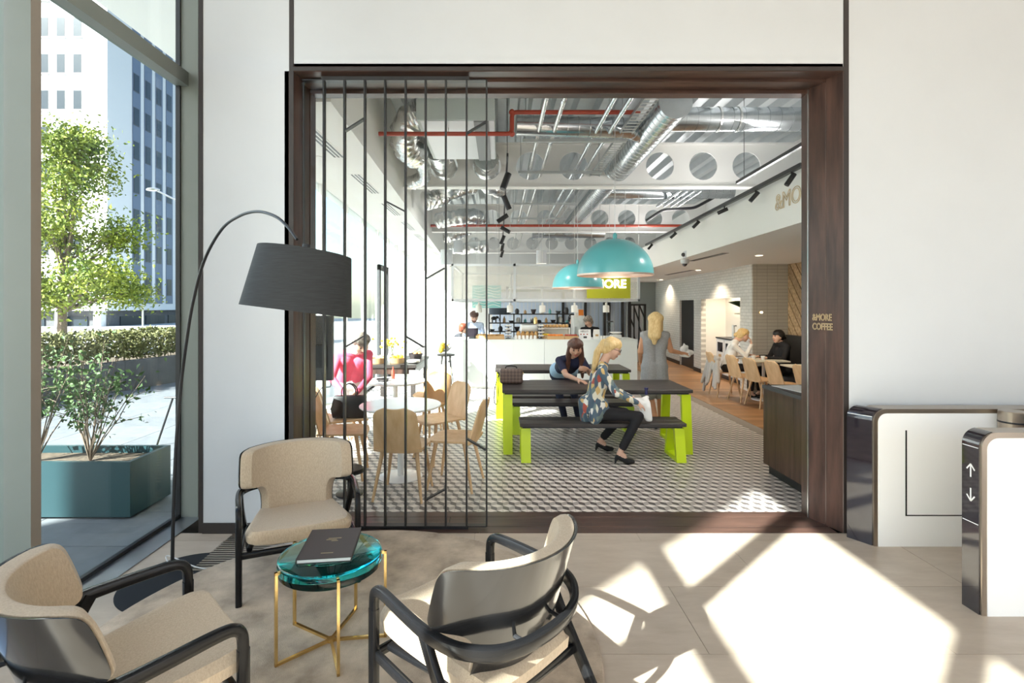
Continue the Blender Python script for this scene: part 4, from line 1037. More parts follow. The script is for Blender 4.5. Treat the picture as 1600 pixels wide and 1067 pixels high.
# ------------------------------------------------------------ shop furniture
def loop_leg(dt, db, h, wx=.105, th=.05):
    """closed flat-bar end frame, wider at the floor"""
    b = B()
    o = [(-db/2, 0), (db/2, 0), (dt/2, h), (-dt/2, h)]; i_ = [(-db/2+th*1.05, th*.7), (db/2-th*1.05, th*.7), (dt/2-th, h-th*.6), (-dt/2+th, h-th*.6)]
    for k in range(4):
        a, c, e, g = o[k], o[(k+1) % 4], i_[(k+1) % 4], i_[k]
        b.hexa([(-wx/2, *a), (-wx/2, *c), (-wx/2, *e), (-wx/2, *g)], [(wx/2, *a), (wx/2, *c), (wx/2, *e), (wx/2, *g)])
    return b
def slab_furniture(name, label, cat, x0, x1, y0, y1, h, group):
    t = thing(name, label, cat, ((x0+x1)/2, (y0+y1)/2, 0), group=group)
    hx, hy = (x1-x0)/2, (y1-y0)/2
    n_ = 4 if cat == 'table' else 2
    for k in range(n_):
        a = -hy+2*hy*k/n_; B().box(-hx, hx, a+.001, a+2*hy/n_-.001, h-.036, h).bevel(.003, 1).build('plank', M_tabled, t)
    B().box(-hx+.03, hx-.03, -hy+.05, hy-.05, h-.06, h-.037).build('underframe', M_black, t)
    for s in (-1, 1): loop_leg(2*hy-.08, 2*hy+.06, h-.06).build('leg_frame', M_lime, t, loc=(s*(hx-.065), 0, 0))
    return t
slab_furniture('picnic_table', 'front dark-topped picnic table with lime green legs', 'table', .034, 2.216, 5.85, 6.66, .73, 'lime-legged picnic tables')
slab_furniture('picnic_table', 'rear dark-topped picnic table with lime green legs, near the counter', 'table', -.06, 1.98, 7.68, 8.45, .73, 'lime-legged picnic tables')
slab_furniture('bench', 'front lime-legged bench with the seated blonde woman on it', 'bench', .225, 2.03, 5.54, 5.90, .415, 'lime-legged benches')
slab_furniture('bench', 'lime-legged bench on the far side of the front picnic table', 'bench', .16, 1.80, 6.74, 7.06, .415, 'lime-legged benches')
slab_furniture('bench', 'lime-legged bench directly in front of the rear picnic table', 'bench', .05, 1.82, 7.24, 7.56, .415, 'lime-legged benches')
# shell chairs
def shell_chair(m):
    t = thing('dining_chair', 'x', 'chair')
    b = B(); cols = 12
    def slab(rows, th):
        F = []; K = []
        for y, z, hw, ny, nz, cu in rows:
            fr, bk_ = [], []
            for j in range(cols+1):
                u = -1+2*j/cols; d = cu*u*u
                p = Vector((u*hw, y+ny*d, z+nz*d)); nn = Vector((0, ny, nz))
                fr.append(b.v(p+nn*th/2)); bk_.append(b.v(p-nn*th/2))
            F.append(fr); K.append(bk_)
        for i in range(len(F)-1):
            for j in range(cols):
                b.f([F[i][j], F[i][j+1], F[i+1][j+1], F[i+1][j]]); b.f([K[i][j], K[i+1][j], K[i+1][j+1], K[i][j+1]])
            for j in (0, cols): b.f([F[i][j], F[i+1][j], K[i+1][j], K[i][j]])
        for i in (0, len(F)-1):
            for j in range(cols): b.f([F[i][j], F[i][j+1], K[i][j+1], K[i][j]])
    seat = [(.235, .425, .13, 0, 1, .0), (.225, .437, .17, 0, 1, .0), (.19, .444, .21, 0, 1, .002), (.08, .444, .228, 0, 1, .008), (-.06, .44, .222, 0, 1, .014), (-.18, .437, .212, 0, 1, .016), (-.225, .438, .205, 0, 1, .016)]
    slab(seat, .018); t_seat = b.build('seat', m, t, True)
    b = B()
    back = []
    for k in range(15):
        u = k/14; z = .425+.395*u; y = -.215-.115*u
        hw = .213-.028*u
        if u > .78: hw *= math.sqrt(max(.02, 1-((u-.78)/.22)**2.6*.75))
        back.append((y, z, hw, .96, .28, .028))
    slab(back, .014); b.build('backrest', m, t, True)
    for sx in (-1, 1):
        for sy in (-1, 1): B().cyl((sx*.15, sy*.135, .43), (sx*.215, sy*.215-.01, 0), .0195, .0115, 12).build('leg', M_ashleg, t, True)
    return t
chA = shell_chair(M_ash); chP = None
def put_chair(x, y, face, label, group, first=[True], mats=None, z=0):
    o = chA if first[0] else copy_tree(chA); first[0] = False
    o.location = (x, y, z); o.rotation_euler = (0, 0, math.radians(face)); o['label'] = label; o['group'] = group
    if mats:
        for c in o.children:
            if c.name.startswith(('seat', 'backrest')):
                c.data = c.data.copy(); c.data.materials[0] = mats
    return o
g1 = 'ash chairs around the round white tables'
put_chair(-.86, 4.62, -5, 'ash shell chair seen from behind at the nearest round table', g1)
put_chair(-.42, 4.86, 78, 'ash shell chair at the round table, side-on with its back toward the picnic table', g1)
put_chair(-1.55, 5.12, -82, 'ash shell chair at the nearest round table on the glazing side', g1)
put_chair(-.66, 5.66, 128, 'ash shell chair on the far side of the nearest round table', g1)
put_chair(-1.72, 5.68, -60, 'ash shell chair holding the black handbag', g1)
M_ashdark = wood('oiled_ash', (.40, .21, .075), (.52, .29, .12), stretch=(2, 2, .3), scale=7, tint=.05)
put_chair(-.92, 6.45, 150, 'darker oiled ash shell chair at the second round table', g1, mats=M_ashdark)
put_chair(-.95, 7.25, 165, 'ash shell chair behind the second round table', g1)
put_chair(-2.12, 6.22, -100, 'pale cream shell chair by the glazing behind the handbag chair', g1, mats=M_palewood)
def round_table(label, x, y, r):
    t = thing('round_table', label, 'table', (x, y, 0), group='round pedestal tables')
    B().lathe([(0, .695), (r-.012, .695), (r, .705), (r, .712), (r-.003, .716), (0, .716)], n=56).build('table_top', M_tablew, t, True)
    B().cyl((0, 0, .01), (0, 0, .70), .032, n=18).build('column', M_tablew, t, True)
    B().lathe([(0, .0), (.215, 0), (.215, .006), (.20, .011), (.05, .014), (0, .014)], n=48).build('base', M_tablew, t, True)
round_table('nearest round white pedestal table, empty', -.977, 5.08, .40)
round_table('round pedestal table with papers and bowls behind the empty one', -1.36, 6.70, .40)
def small(name, label, cat, b, m, loc, group=None, rz=0, smooth=True):
    o = b.build(name, m, smooth=smooth, loc=loc); o.rotation_euler = (0, 0, rz); return tag(o, label, cat, group)
small('magazine', 'open magazine on the second round table', 'magazine', B().box(-.14, .14, -.10, .10, 0, .006), M_paper, (-1.30, 6.62, .717), rz=.4, smooth=False)
small('menu_card', 'folded menu card standing on the second round table', 'menu', B().hexa([(-.06, -.03, 0), (.06, -.03, 0), (.06, -.027, 0), (-.06, -.027, 0)], [(-.06, 0, .13), (.06, 0, .13), (.06, .003, .13), (-.06, .003, .13)]), M_paper, (-1.12, 6.72, .717), smooth=False)
small('bowl', 'dark shallow bowl on the second round table', 'bowl', B().lathe([(0, 0), (.05, 0), (.09, .035), (.085, .037), (.045, .008), (0, .008)], n=20), M_bookc, (-1.50, 6.6, .717))
small('sauce_bottle', 'small red sauce bottle on the second round table', 'bottle', B().lathe([(0, 0), (.025, 0), (.025, .10), (.01, .13), (.01, .16), (0, .16)], n=14), M_red, (-1.42, 6.85, .717))
# communal table with food
ct = thing('communal_table', 'dark rectangular communal table laden with baskets by the glazing', 'table', (-1.78, 8.9, 0))
B().box(-.46, .46, -.75, .75, .70, .75).bevel(.004, 1).build('table_top', M_tabled, ct)
B().box(-.44, .44, -.72, -.70, .60, .70).box(-.44, .44, .70, .72, .60, .70).box(.42, .44, -.72, .72, .60, .70).box(-.44, -.42, -.72, .72, .60, .70).build('apron', M_darkwood, ct)
for sx in (-1, 1):
    for sy in (-1, 1): B().box(sx*.40-.035, sx*.40+.035, sy*.68-.035, sy*.68+.035, 0, .70).build('leg', M_tabled, ct)
rg = random.Random(5)
def basket(label, x, y, z, m, fill, r=.12):
    t = thing('basket', label, 'basket', (x, y, z))
    B().lathe([(0, 0), (r*.75, 0), (r, .09), (r-.008, .09), (r*.7, .01), (0, .01)], n=20).build('bowl', m, t, True)
    for k in range(9):
        a = rg.uniform(0, 6.28); q = r*.62*math.sqrt(rg.random())
        B().ball((q*math.cos(a), q*math.sin(a), .075+rg.uniform(0, .04)), (.035, .03, .027), 10, 7).build('bread_roll', fill, t, True)
basket('basket of yellow fruit on the communal table', -1.68, 8.45, .75, M_cardbox, M_yellow, .15)
basket('wicker basket of bread rolls on the communal table', -1.98, 8.40, .75, M_cardbox, mat('bread', (.62, .38, .16), .8), .13)
basket('dark bowl of pastries at the far end of the communal table', -1.5, 9.2, .75, M_bookc, mat('pastry', (.50, .28, .10), .7), .13)
small('flower_vase', 'white vase on the communal table', 'vase', B().lathe([(0, 0), (.05, 0), (.06, .08), (.03, .16), (.035, .2), (.03, .2), (0, .05)], n=18), M_ceramic, (-1.85, 8.75, .75))
small('plate_stack', 'stack of white plates on the communal table', 'plates', B().lathe([(0, 0), (.06, 0), (.11, .02), (.11, .05), (0, .045)], n=22), M_ceramic, (-1.42, 8.45, .75))
vt = thing('flowers', 'yellow flowers standing in the white vase', 'flowers', (-1.85, 8.75, .95)); bb = B()
for k in range(26): bb.ball((rg.gauss(0, .09), rg.gauss(0, .06), rg.uniform(.02, .2)), .022, 7, 5)
bb.build('blossoms', M_yellow, vt)['kind'] = 'stuff'
bb = B()
for k in range(12): bb.cyl((0, 0, -.1), (rg.gauss(0, .07), rg.gauss(0, .05), .12), .003, n=4)
bb.build('stalks', M_leafs, vt)
# handbags
hb = thing('handbag', 'black leather handbag with looped handles resting on the chair seat', 'handbag', (-1.66, 5.68, .46))
b = B().loft([[(x*.17, y*.07, 0) for x, y in ((-1, -1), (1, -1), (1, 1), (-1, 1))], [(x*.19, y*.08, .10) for x, y in ((-1, -1), (1, -1), (1, 1), (-1, 1))], [(x*.16, y*.04, .24) for x, y in ((-1, -1), (1, -1), (1, 1), (-1, 1))]]).bevel(.015, 3)
b.build('body', M_leather, hb, True)
for s in (-1, 1): B().tube(smoothpath([(-.08, s*.035, .22), (-.07, s*.03, .32), (0, s*.02, .37), (.07, s*.03, .32), (.08, s*.035, .22)], 6), .007, 8).build('handle', M_leather, hb, True)
def check_mat():
    m = bpy.data.materials.new('brown_check'); m.use_nodes = True; nt = m.node_tree; L = nt.links.new; bs = nt.nodes['Principled BSDF']
    tc = nt.nodes.new('ShaderNodeTexCoord'); mp = nt.nodes.new('ShaderNodeMapping'); mp.inputs['Rotation'].default_value = (0, PI/4, 0); ck = nt.nodes.new('ShaderNodeTexChecker')
    ck.inputs['Scale'].default_value = 34; ck.inputs[1].default_value = (.085, .052, .042, 1); ck.inputs[2].default_value = (.15, .10, .08, 1)
    L(tc.outputs['Object'], mp.inputs[0]); L(mp.outputs[0], ck.inputs[0]); L(ck.outputs[0], bs.inputs['Base Color']); bs.inputs['Roughness'].default_value = .5; return m
hb2 = thing('handbag', 'brown checked barrel handbag standing on the front picnic table', 'handbag', (.148, 6.35, .732))
b = B().box(-.145, .145, -.085, .085, 0, .185).bevel(.045, 4); b.build('body', check_mat(), hb2, True)
B().tube(smoothpath([(-.07, 0, .175), (-.06, 0, .205), (0, 0, .215), (.06, 0, .205), (.07, 0, .175)], 6), .008, 8).build('handle', M_leather, hb2, True)
B().tube(smoothpath([(-.146, -.02, .14), (-.20, -.03, -.05), (-.21, -.02, -.22), (-.18, .0, -.26), (-.165, .02, -.2), (-.15, .03, .12)], 8), .006, 6).build('shoulder_strap', M_leather, hb2, True)
B().cyl((.147, 0, .12), (.152, 0, .12), .02, n=12).build('buckle', M_brass, hb2)
# host stand beside the opening
hs_ = thing('host_stand', 'dark oak host stand just inside the opening, paper on top', 'cabinet', (0, 0, 0))
B().box(2.70, 3.4, 4.40, 5.20, .10, .855).build('body', M_dkgrey, hs_)
for k in range(3): B().box(2.683, 2.70, 4.40+.267*k, 4.40+.267*(k+1)-.0015, .10, .855).build('side_board', M_darkwood, hs_)
for k in range(3): B().box(2.70+.23*k, 2.70+.23*(k+1), 4.383, 4.40, .10, .855).build('front_board', M_darkwood, hs_)
B().box(2.675, 3.4, 4.38, 5.21, .856, .89).build('top', M_dkgrey, hs_)
B().box(2.73, 3.38, 4.44, 5.18, 0, .10).build('plinth', M_black, hs_)
small('paper_sheets', 'white paper sheets on the host stand', 'paper', B().box(-.15, .15, -.22, .22, 0, .004), M_paper, (2.90, 4.92, .891), rz=.15, smooth=False)
# display screen seen edge-on beside the jamb
ds = thing('wall_display', 'dark flat display with hanging cable beside the jamb inside the opening', 'display', (0, 0, 0))
c0, c1 = P(493, 493, 4.75), P(521, 594, 4.75)
B().box(c0.x-.5, c1.x, 4.72, 4.77, c1.z, c0.z).bevel(.006, 2).build('casing', M_dkgrey, ds)
B().box(c0.x-.1, c1.x-.05, 4.70, 4.72, c1.z+.12, c1.z+.34).build('bracket', M_black, ds)
B().box(c0.x-.15, c0.x-.05, 4.77, 4.83, 0, c1.z+.3).build('stand_post', M_black, ds); B().box(c0.x-.25, c0.x+.02, 4.6, 4.86, 0, .012).build('stand_foot', M_black, ds)
B().tube(smoothpath([(c1.x-.02, 4.74, c1.z), (c1.x-.03, 4.75, c1.z-.06), (c1.x-.12, 4.77, c1.z-.08), (c1.x-.2, 4.8, c1.z-.2)], 6), .004, 6).build('cable', M_black, ds)
# low black stool behind the armchair
ls = thing('low_stool', 'low black swivel base behind the armchair and bar screen', 'stool', P(546, 745, 4.6)); ls.location.z = 0
B().lathe([(0, .2), (.13, .2), (.135, .215), (.12, .235), (0, .235)], n=28).build('seat', M_leather, ls, True)
B().cyl((0, 0, .03), (0, 0, .2), .02).build('column', M_black, ls); B().lathe([(0, 0), (.12, 0), (.12, .012), (.02, .03), (0, .03)], n=24).build('base', M_black, ls, True)
# ------------------------------------------------------------ counter and bar
CY = 10.45
ctr = thing('counter', 'long white panelled coffee counter', 'counter', (0, 0, 0))
cx0, cx1 = P(705, 0, CY).x, P(996, 0, CY).x
n_ = 6
for k in range(n_):
    a = cx0+(cx1-cx0)*k/n_; e = cx0+(cx1-cx0)*(k+1)/n_
    B().box(a+.002, e-.002, CY, CY+.03, .05, .985).build('panel', M_counter, ctr)
B().box(cx0+.01, cx1-.01, CY+.03, CY+.75, .05, .97).build('carcass', M_counter, ctr)
B().box(cx0+.03, cx1-.03, CY+.04, CY+.72, 0, .05).build('plinth', M_steel, ctr)
B().box(cx0, cx1, CY-.012, CY+.78, .985, 1.005).build('worktop', M_counter, ctr)
CZ = 1.005
def onc(px, dy=.15): return ((px-VX)*(CY+dy)/FPX, CY+dy, CZ)
def tray(label, px, w_, fill, nn=8, dy=.12, box=M_cardbox):
    t = thing('pastry_tray', label, 'tray', onc(px, dy), group='trays on the counter')
    hw = w_/2; b = B().box(-hw, hw, -.1, .1, 0, .012).box(-hw, hw, -.1, -.09, .012, .07).box(-hw, hw, .09, .1, .012, .07).box(-hw, -hw+.01, -.09, .09, .012, .07).box(hw-.01, hw, -.09, .09, .012, .07)
    b.build('box', box, t)
    for k in range(nn): B().ball((-hw+.04+(w_-.08)*k/max(1, nn-1), rg.uniform(-.04, .04), .075), (.035, .05, .03), 9, 6).build('pastry', fill, t, True)
Mp = MATS['pastry']; Mbr = MATS['bread']
tray('wooden tray of golden pastries near the till end of the counter', 773, .40, Mp, 9)
tray('wooden tray of orange packets on the counter', 868, .34, M_orange, 8)
tray('wooden tray of yellow packets on the counter', 853, .18, M_yellow, 4, dy=.36)
tray('wooden tray of snack bars beside the greeting sign', 892, .28, M_red, 6)
tray('wooden tray of biscuits at the sunlit end of the counter', 752, .22, Mbr, 5, dy=.3)
for k in range(6):
    x = onc(806+6*k); small('glass_jar', 'small white labelled jar in the row on the counter, %s from the trays' % ['first', 'second', 'third', 'fourth', 'fifth', 'sixth'][k], 'jar', B().lathe([(0, 0), (.033, 0), (.033, .05), (.028, .06), (.028, .075), (0, .075)], n=14), M_ceramic, (x[0], x[1], CZ), 'row of jars on the counter')
for k in range(5):
    x = onc(810+7*k, .34); small('biscuit_jar', 'tall jar of brown biscuits behind the jar row, %s of five' % ['first', 'second', 'third', 'fourth', 'last'][k], 'jar', B().lathe([(0, 0), (.045, 0), (.045, .11), (.03, .125), (.035, .15), (0, .15)], n=14), [Mbr, Mp][k % 2], (x[0], x[1], CZ), 'biscuit jars on the counter')
def tier(label, px, dy):
    t = thing('cake_stand', label, 'cake stand', onc(px, dy), group='tiered stands')
    for k in range(4): B().box(-.07, .07, -.07, .07, .04+.07*k, .05+.07*k).build('shelf', M_black, t)
    B().cyl((0, 0, 0), (0, 0, .30), .008, n=6).build('post', M_black, t); B().box(-.05, .05, -.05, .05, 0, .012).build('base', M_black, t)
    for k in range(4): B().box(-.055, .055, -.055, .055, .051+.07*k, .078+.07*k).build('packet', M_ceramic, t)
tier('black four-tier stand of packets left of the biscuit jars', 794, .3); tier('black four-tier stand of packets right of the biscuit jars', 845, .3)
sg = thing('greeting_sign', 'small white HELLO sign with icons standing on the counter', 'sign', onc(914, .10))
B().hexa([(-.125, 0, 0), (.125, 0, 0), (.125, .01, 0), (-.125, .01, 0)], [(-.125, .04, .20), (.125, .04, .20), (.125, .05, .20), (-.125, .05, .20)]).build('board', M_print, sg)
text('lettering', 'HELLO', .052, M_dkgrey, sg, (-.085, .0265, .145), (PI/2-.2, 0, 0), .001)
for x in (-.08, -.02, .05): B().ball((x, .016, .10), (.014, .004, .014), 8, 6).build('icon', M_red, sg)
B().box(-.03, .04, .001, .008, .02, .06).build('picture', M_dkgrey, sg)
def bag(label, px, dy, h):
    t = thing('paper_bag', label, 'bag', onc(px, dy)); B().loft([[(x*.06, y*.04, 0) for x, y in ((-1, -1), (1, -1), (1, 1), (-1, 1))], [(x*.065, y*.045, h*.5) for x, y in ((-1, -1), (1, -1), (1, 1), (-1, 1))], [(x*.06, y*.01, h) for x, y in ((-1, -1), (1, -1), (1, 1), (-1, 1))]]).build('body', M_ceramic, t)
    B().box(-.03, .03, -.046, -.044, h*.3, h*.5).build('label_patch', M_cardbox, t)
bag('white paper bag beside the greeting sign', 932, .15, .20)
for k in range(4):
    x = onc(940+4.2*k, .12); small('takeaway_cup', 'small white cup in the short row beside the mixer, %s' % ['first', 'second', 'third', 'fourth'][k], 'cup', B().lathe([(0, 0), (.022, 0), (.028, .07), (.026, .07), (0, .005)], n=12), M_ceramic, (x[0], x[1], CZ), 'row of cups')
ts = thing('scale', 'squat white scale with rounded bowl at the end of the counter', 'scale', onc(962, .25))
B().box(-.11, .11, -.09, .09, 0, .09).bevel(.03, 3).build('body', M_ceramic, ts, True); B().lathe([(0, .10), (.06, .10), (.13, .135), (.125, .14), (0, .112)], n=20).build('bowl', M_ceramic, ts, True); B().cyl((0, 0, .08), (0, 0, .11), .04).build('neck', M_steel, ts)
bl = thing('blender', 'clear jug blender behind the white scale', 'blender', onc(953, .5))
B().lathe([(0, 0), (.075, 0), (.06, .12), (0, .12)], n=16).build('base', M_dkgrey, bl, True); B().lathe([(.05, .12), (.075, .34), (.07, .34), (.045, .125)], n=18, close=False).build('jug', M_glasspart, bl, True); B().lathe([(0, .34), (.078, .34), (.07, .365), (0, .365)], n=18).build('lid', M_black, bl, True)
gc = thing('bread_cabinet', 'glass-fronted cabinet with bread loaves on its top shelf', 'cabinet', onc(868, .55))
B().box(-.30, .30, -.12, .12, 0, .03).box(-.30, .30, -.12, .12, .20, .22).box(-.30, -.28, -.12, .12, .03, .2).box(.28, .30, -.12, .12, .03, .2).box(-.28, .28, .1, .12, .03, .2).build('case', M_ceramic, gc)
for k in range(8): B().ball((-.25+.07*k, 0, .255), (.04, .07, .04), 10, 7).build('loaf', Mbr, gc, True)
cm = thing('coffee_machine', 'chrome coffee machine with tall brass tap behind the jars', 'coffee machine', onc(828, .62))
B().box(-.20, .20, -.15, .15, .10, .30).bevel(.03, 3).build('body', M_steel, cm, True); B().box(-.18, .18, -.17, .12, 0, .05).build('drip_tray', M_dkgrey, cm); B().box(-.17, .17, .02, .13, .05, .1).build('column', M_steel, cm)
for s in (-.1, .1): B().cyl((s, -.1, .04+.08), (s, -.1, .10), .03, n=12).build('group_head', M_steel, cm)
B().lathe([(0, .3), (.04, .3), (.04, .42), (.02, .45), (0, .45)], n=14, c=(.12, 0, 0)).build('grinder_hopper', M_brass, cm, True)
tl = thing('till', 'black point of sale terminal on the sunlit end of the counter', 'till', onc(738, .25))
B().hexa([(-.12, -.03, .04), (.12, -.03, .04), (.12, -.01, .04), (-.12, -.01, .04)], [(-.12, .05, .22), (.12, .05, .22), (.12, .07, .22), (-.12, .07, .22)]).build('screen', M_darkgl, tl); B().box(-.07, .07, -.04, .08, 0, .05).build('base', M_black, tl)
# canopy frame over the counter
cn = thing('canopy', 'white framed mesh canopy hanging over the counter', 'canopy', (0, 0, 0))
ky0, ky1 = 10.2, 12.9
kx0, kx1 = P(707, 0, ky0).x, P(998, 0, ky0).x; kz0, kz1 = P(0, 469, ky0).z, P(0, 414, ky0).z; r = .022
def bar(p, q): 
    p, q = Vector(p), Vector(q); B().box(min(p.x, q.x)-r, max(p.x, q.x)+r, min(p.y, q.y)-r, max(p.y, q.y)+r, min(p.z, q.z)-r, max(p.z, q.z)+r).build('frame_bar', M_white, cn)
for y in (ky0, ky1):
    for z in (kz0, kz1): bar((kx0, y, z), (kx1, y, z))
    for x in (kx0, kx1, P(804, 0, ky0).x): bar((x, y, kz0), (x, y, kz1))
for x in (kx0, kx1):
    for z in (kz0, kz1): bar((x, ky0, z), (x, ky1, z))
zm = P(0, 448, ky0).z
bar((P(793, 0, ky0).x, ky0+.5, zm), (P(904, 0, ky0).x, ky0+.5, zm))
for q in (793, 850, 903): bar((P(q, 0, ky0).x, ky0+.5, kz0), (P(q, 0, ky0).x, ky0+.5, zm))
for xa, xc in ((kx0, P(804, 0, ky0).x), (P(804, 0, ky0).x, kx1)):
    for y in (ky0, ky1): B().box(xa+r, xc-r, y-.003, y+.003, kz0+r, kz1-r).build('mesh_panel', M_canopy, cn)
for x in (kx0, kx1): B().box(x-.003, x+.003, ky0+r, ky1-r, kz0+r, kz1-r).build('mesh_panel', M_canopy, cn)
for x in (kx0, kx1, 1.0):
    for y in (ky0, ky1): B().cyl((x, y, kz1), (x, y, 4.615), .004, n=6).build('suspension_wire', M_steel, cn)
tp = thing('teal_sign', 'pale teal mesh panel with wavy lines hanging in the canopy', 'sign', (0, 0, 0))
ta, tc_ = P(738, 481, 11.2), P(783, 446, 11.2)
B().box(ta.x, tc_.x, 11.2, 11.206, ta.z, tc_.z).build('panel', M_canopyt, tp)
for k in range(7):
    z = ta.z+.05+(tc_.z-ta.z-.1)*k/6
    pts = [(ta.x+.02+(tc_.x-ta.x-.04)*u/14, 11.192, z+.022*math.sin(u*.75+k*.5)) for u in range(15)]
    B().tube(pts, .006, 5).build('wave', M_ceramic, tp)
ms = thing('neon_sign', 'chartreuse panel with white outlined &MORE letters in the canopy', 'sign', (0, 0, 0))
ga, gb = P(917, 466, 10.12), P(985, 425, 10.12)
B().box(ga.x, gb.x, 10.12, 10.135, ga.z, gb.z).build('panel', M_green_sign, ms)
tx = text('lettering', '&MORE', .228, M_neon, ms, (P(918.5, 0, 10.1).x, 10.105, P(0, 449.5, 10.1).z), (PI/2, 0, 0), outline=.0055)
for x in (ga.x+.1, gb.x-.1): B().cyl((x, 10.128, gb.z), (x, 10.128, 4.615), .004, n=6).build('suspension_wire', M_steel, ms)
for x in (ta.x+.1, tc_.x-.1): B().cyl((x, 11.203, tc_.z), (x, 11.203, 4.615), .003, n=6).build('suspension_wire', M_steel, tp)
for k, q in enumerate((748, 797, 847.5, 897.5, 947)):
    c = P(q, 488, 10.6); t = thing('bar_pendant', '%s of the five small white pendants in a row above the counter' % ['leftmost', 'second', 'middle', 'fourth', 'rightmost'][k], 'pendant lamp', c, group='white pendants above the counter')
    B().lathe([(.066, 0), (.066, .13), (.055, .145), (.022, .15), (.022, .19), (.012, .20), (0, .20)], n=24, close=False).build('shade', M_ceramic, t, True)
    B().lathe([(.062, .002), (.062, .12), (0, .13)], n=24, close=False).build('lining', M_lampglow if False else M_ceramic, t, True)
    B().ball((0, 0, .04), .025, 10, 8).build('bulb', M_lampglow, t); B().cyl((0, 0, .19), (0, 0, 4.615-c.z), .003, n=5).build('cable', M_ceramic, t)
for k, (q, yy) in enumerate(((697.5, 13), (846, 15), (716, 16.5))):
    c = P(q, [414, 412, 395][k], yy); t = thing('ceiling_pendant', ['white cylinder pendant above the canopy on the glazing side', 'white cylinder pendant above the middle of the canopy', 'white cylinder pendant in front of the third beam opening'][k], 'pendant lamp', c, group='white cylinder pendants')
    B().lathe([(.15, 0), (.15, .38), (0, .38)], n=24, close=False).build('shade', M_white, t, True); B().lathe([(0, .03), (.14, .03), (.14, .035)], n=24).build('lens', M_lampglow, t); B().cyl((0, 0, .38), (0, 0, 4.615-c.z), .004, n=5).build('cable', M_white, t)
# bar shelving behind
sf = thing('bar_shelving', 'black open shelving full of crockery behind the counter', 'shelving', (0, 0, 0)); SYb = 13.2
x0s, x1s = P(764, 0, SYb).x, P(897, 0, SYb).x
for py in (490.5, 504.5, 518, 532): z = P(0, py, SYb).z; B().box(x0s, x1s, SYb, SYb+.3, z-.02, z+.006).build('shelf', M_black, sf)
for q in (764, 781.5, 803, 815, 871, 897): x = P(q, 0, SYb).x; B().box(x-.015, x+.015, SYb, SYb+.3, 0, P(0, 490, SYb).z).build('upright', M_black, sf)
z = P(0, 550, SYb).z; B().box(x0s, x1s, SYb-.1, SYb+.4, 0, z+.3).build('base_cabinet', M_dkgrey, sf)
z1s, z2s, z3s = [P(0, q, SYb).z+.007 for q in (490.5, 504.5, 518)]
el = thing('elephant_figurine', 'small black elephant figurine on the bar shelving', 'figurine', (P(772, 0, SYb).x, SYb+.1, z2s))
b = B().ball((0, 0, .11), (.075, .045, .05), 14, 9).ball((.085, 0, .135), (.038, .032, .035), 12, 8).tube(smoothpath([(.11, 0, .13), (.135, 0, .09), (.13, 0, .04)]), lambda t: .014-.007*t, 8)
for sx in (-.045, .045):
    for sy in (-.022, .022): b.cyl((sx, sy, .09), (sx, sy, 0), .017, .015, 8)
b.ball((.065, .035, .14), (.025, .006, .03)).ball((.065, -.035, .14), (.025, .006, .03)).tube([(-.07, 0, .13), (-.085, 0, .07)], .005, 5)
b.build('body', M_black, el, True)
drm = thing('drum_shade', 'dark blue drum lamp shade hanging above the bar shelving', 'lamp shade', (P(780, 0, 12.6).x, 12.6, P(0, 491, 12.6).z))
B().lathe([(.25, 0), (.25, .155), (0, .155)], n=32, close=False).build('shade', mat('blue_grey_shade', (.05, .065, .09), .6), drm, True); B().cyl((0, 0, .155), (0, 0, 4.615-drm.location.z), .004, n=5).build('cable', M_black, drm)
crock = [M_ceramic, M_bookc, M_cardbox, M_dkgrey, M_steel, M_teal]
word = ['white', 'dark brown', 'tan', 'dark grey', 'steel', 'teal']
pos = ['by the elephant end', 'second from the elephant end', 'third from the elephant end', 'fourth along', 'fifth along', 'sixth along', 'seventh along', 'eighth along', 'ninth along', 'at the far end']
for row, (zz, nm) in enumerate(((z1s, 'top'), (z2s, 'middle'), (z3s, 'lower'))):
    for k in range(10):
        q = 788+11*k if row == 1 else 769+13*k
        if row == 1 and k > 9: continue
        mi = (k*5+row*2) % 6; h = [.10, .16, .07, .13][(k+row) % 4]
        pr = [[(0, 0), (.05, 0), (.06, h*.6), (.03, h), (0, h)], [(0, 0), (.035, 0), (.035, h*.6), (.014, h*.8), (.014, h), (0, h)], [(0, 0), (.04, 0), (.075, h*.7), (.07, h*.7), (0, .01)]][(k+row) % 3]
        small('crockery', '%s piece on the %s shelf behind the counter, %s' % (word[mi], nm, pos[k]), 'crockery', B().lathe(pr, n=14), crock[mi], (P(q, 0, SYb).x, SYb+.12, zz), 'crockery on the bar shelving')
fr_ = thing('fridge', 'tall pale fridge column standing behind the counter', 'fridge', (P(905, 0, 12.2).x, 12.2, 0))
B().box(-.13, .13, 0, .5, 0, P(0, 493, 12.2).z).build('body', M_ceramic, fr_); B().box(-.135, .135, -.01, 0, .1, P(0, 496, 12.2).z).build('door', M_counter, fr_); B().box(-.11, -.095, -.03, -.01, .8, 1.2).build('handle', M_steel, fr_)
gb_ = thing('snack_box', 'open orange and white box standing on the fridge', 'box', (P(905, 0, 12.3).x, 12.35, P(0, 493, 12.2).z))
B().box(-.10, -.02, -.08, .08, 0, .17).build('white_box', M_ceramic, gb_); B().box(-.02, .10, -.07, .07, 0, .14).build('orange_box', M_orange, gb_)
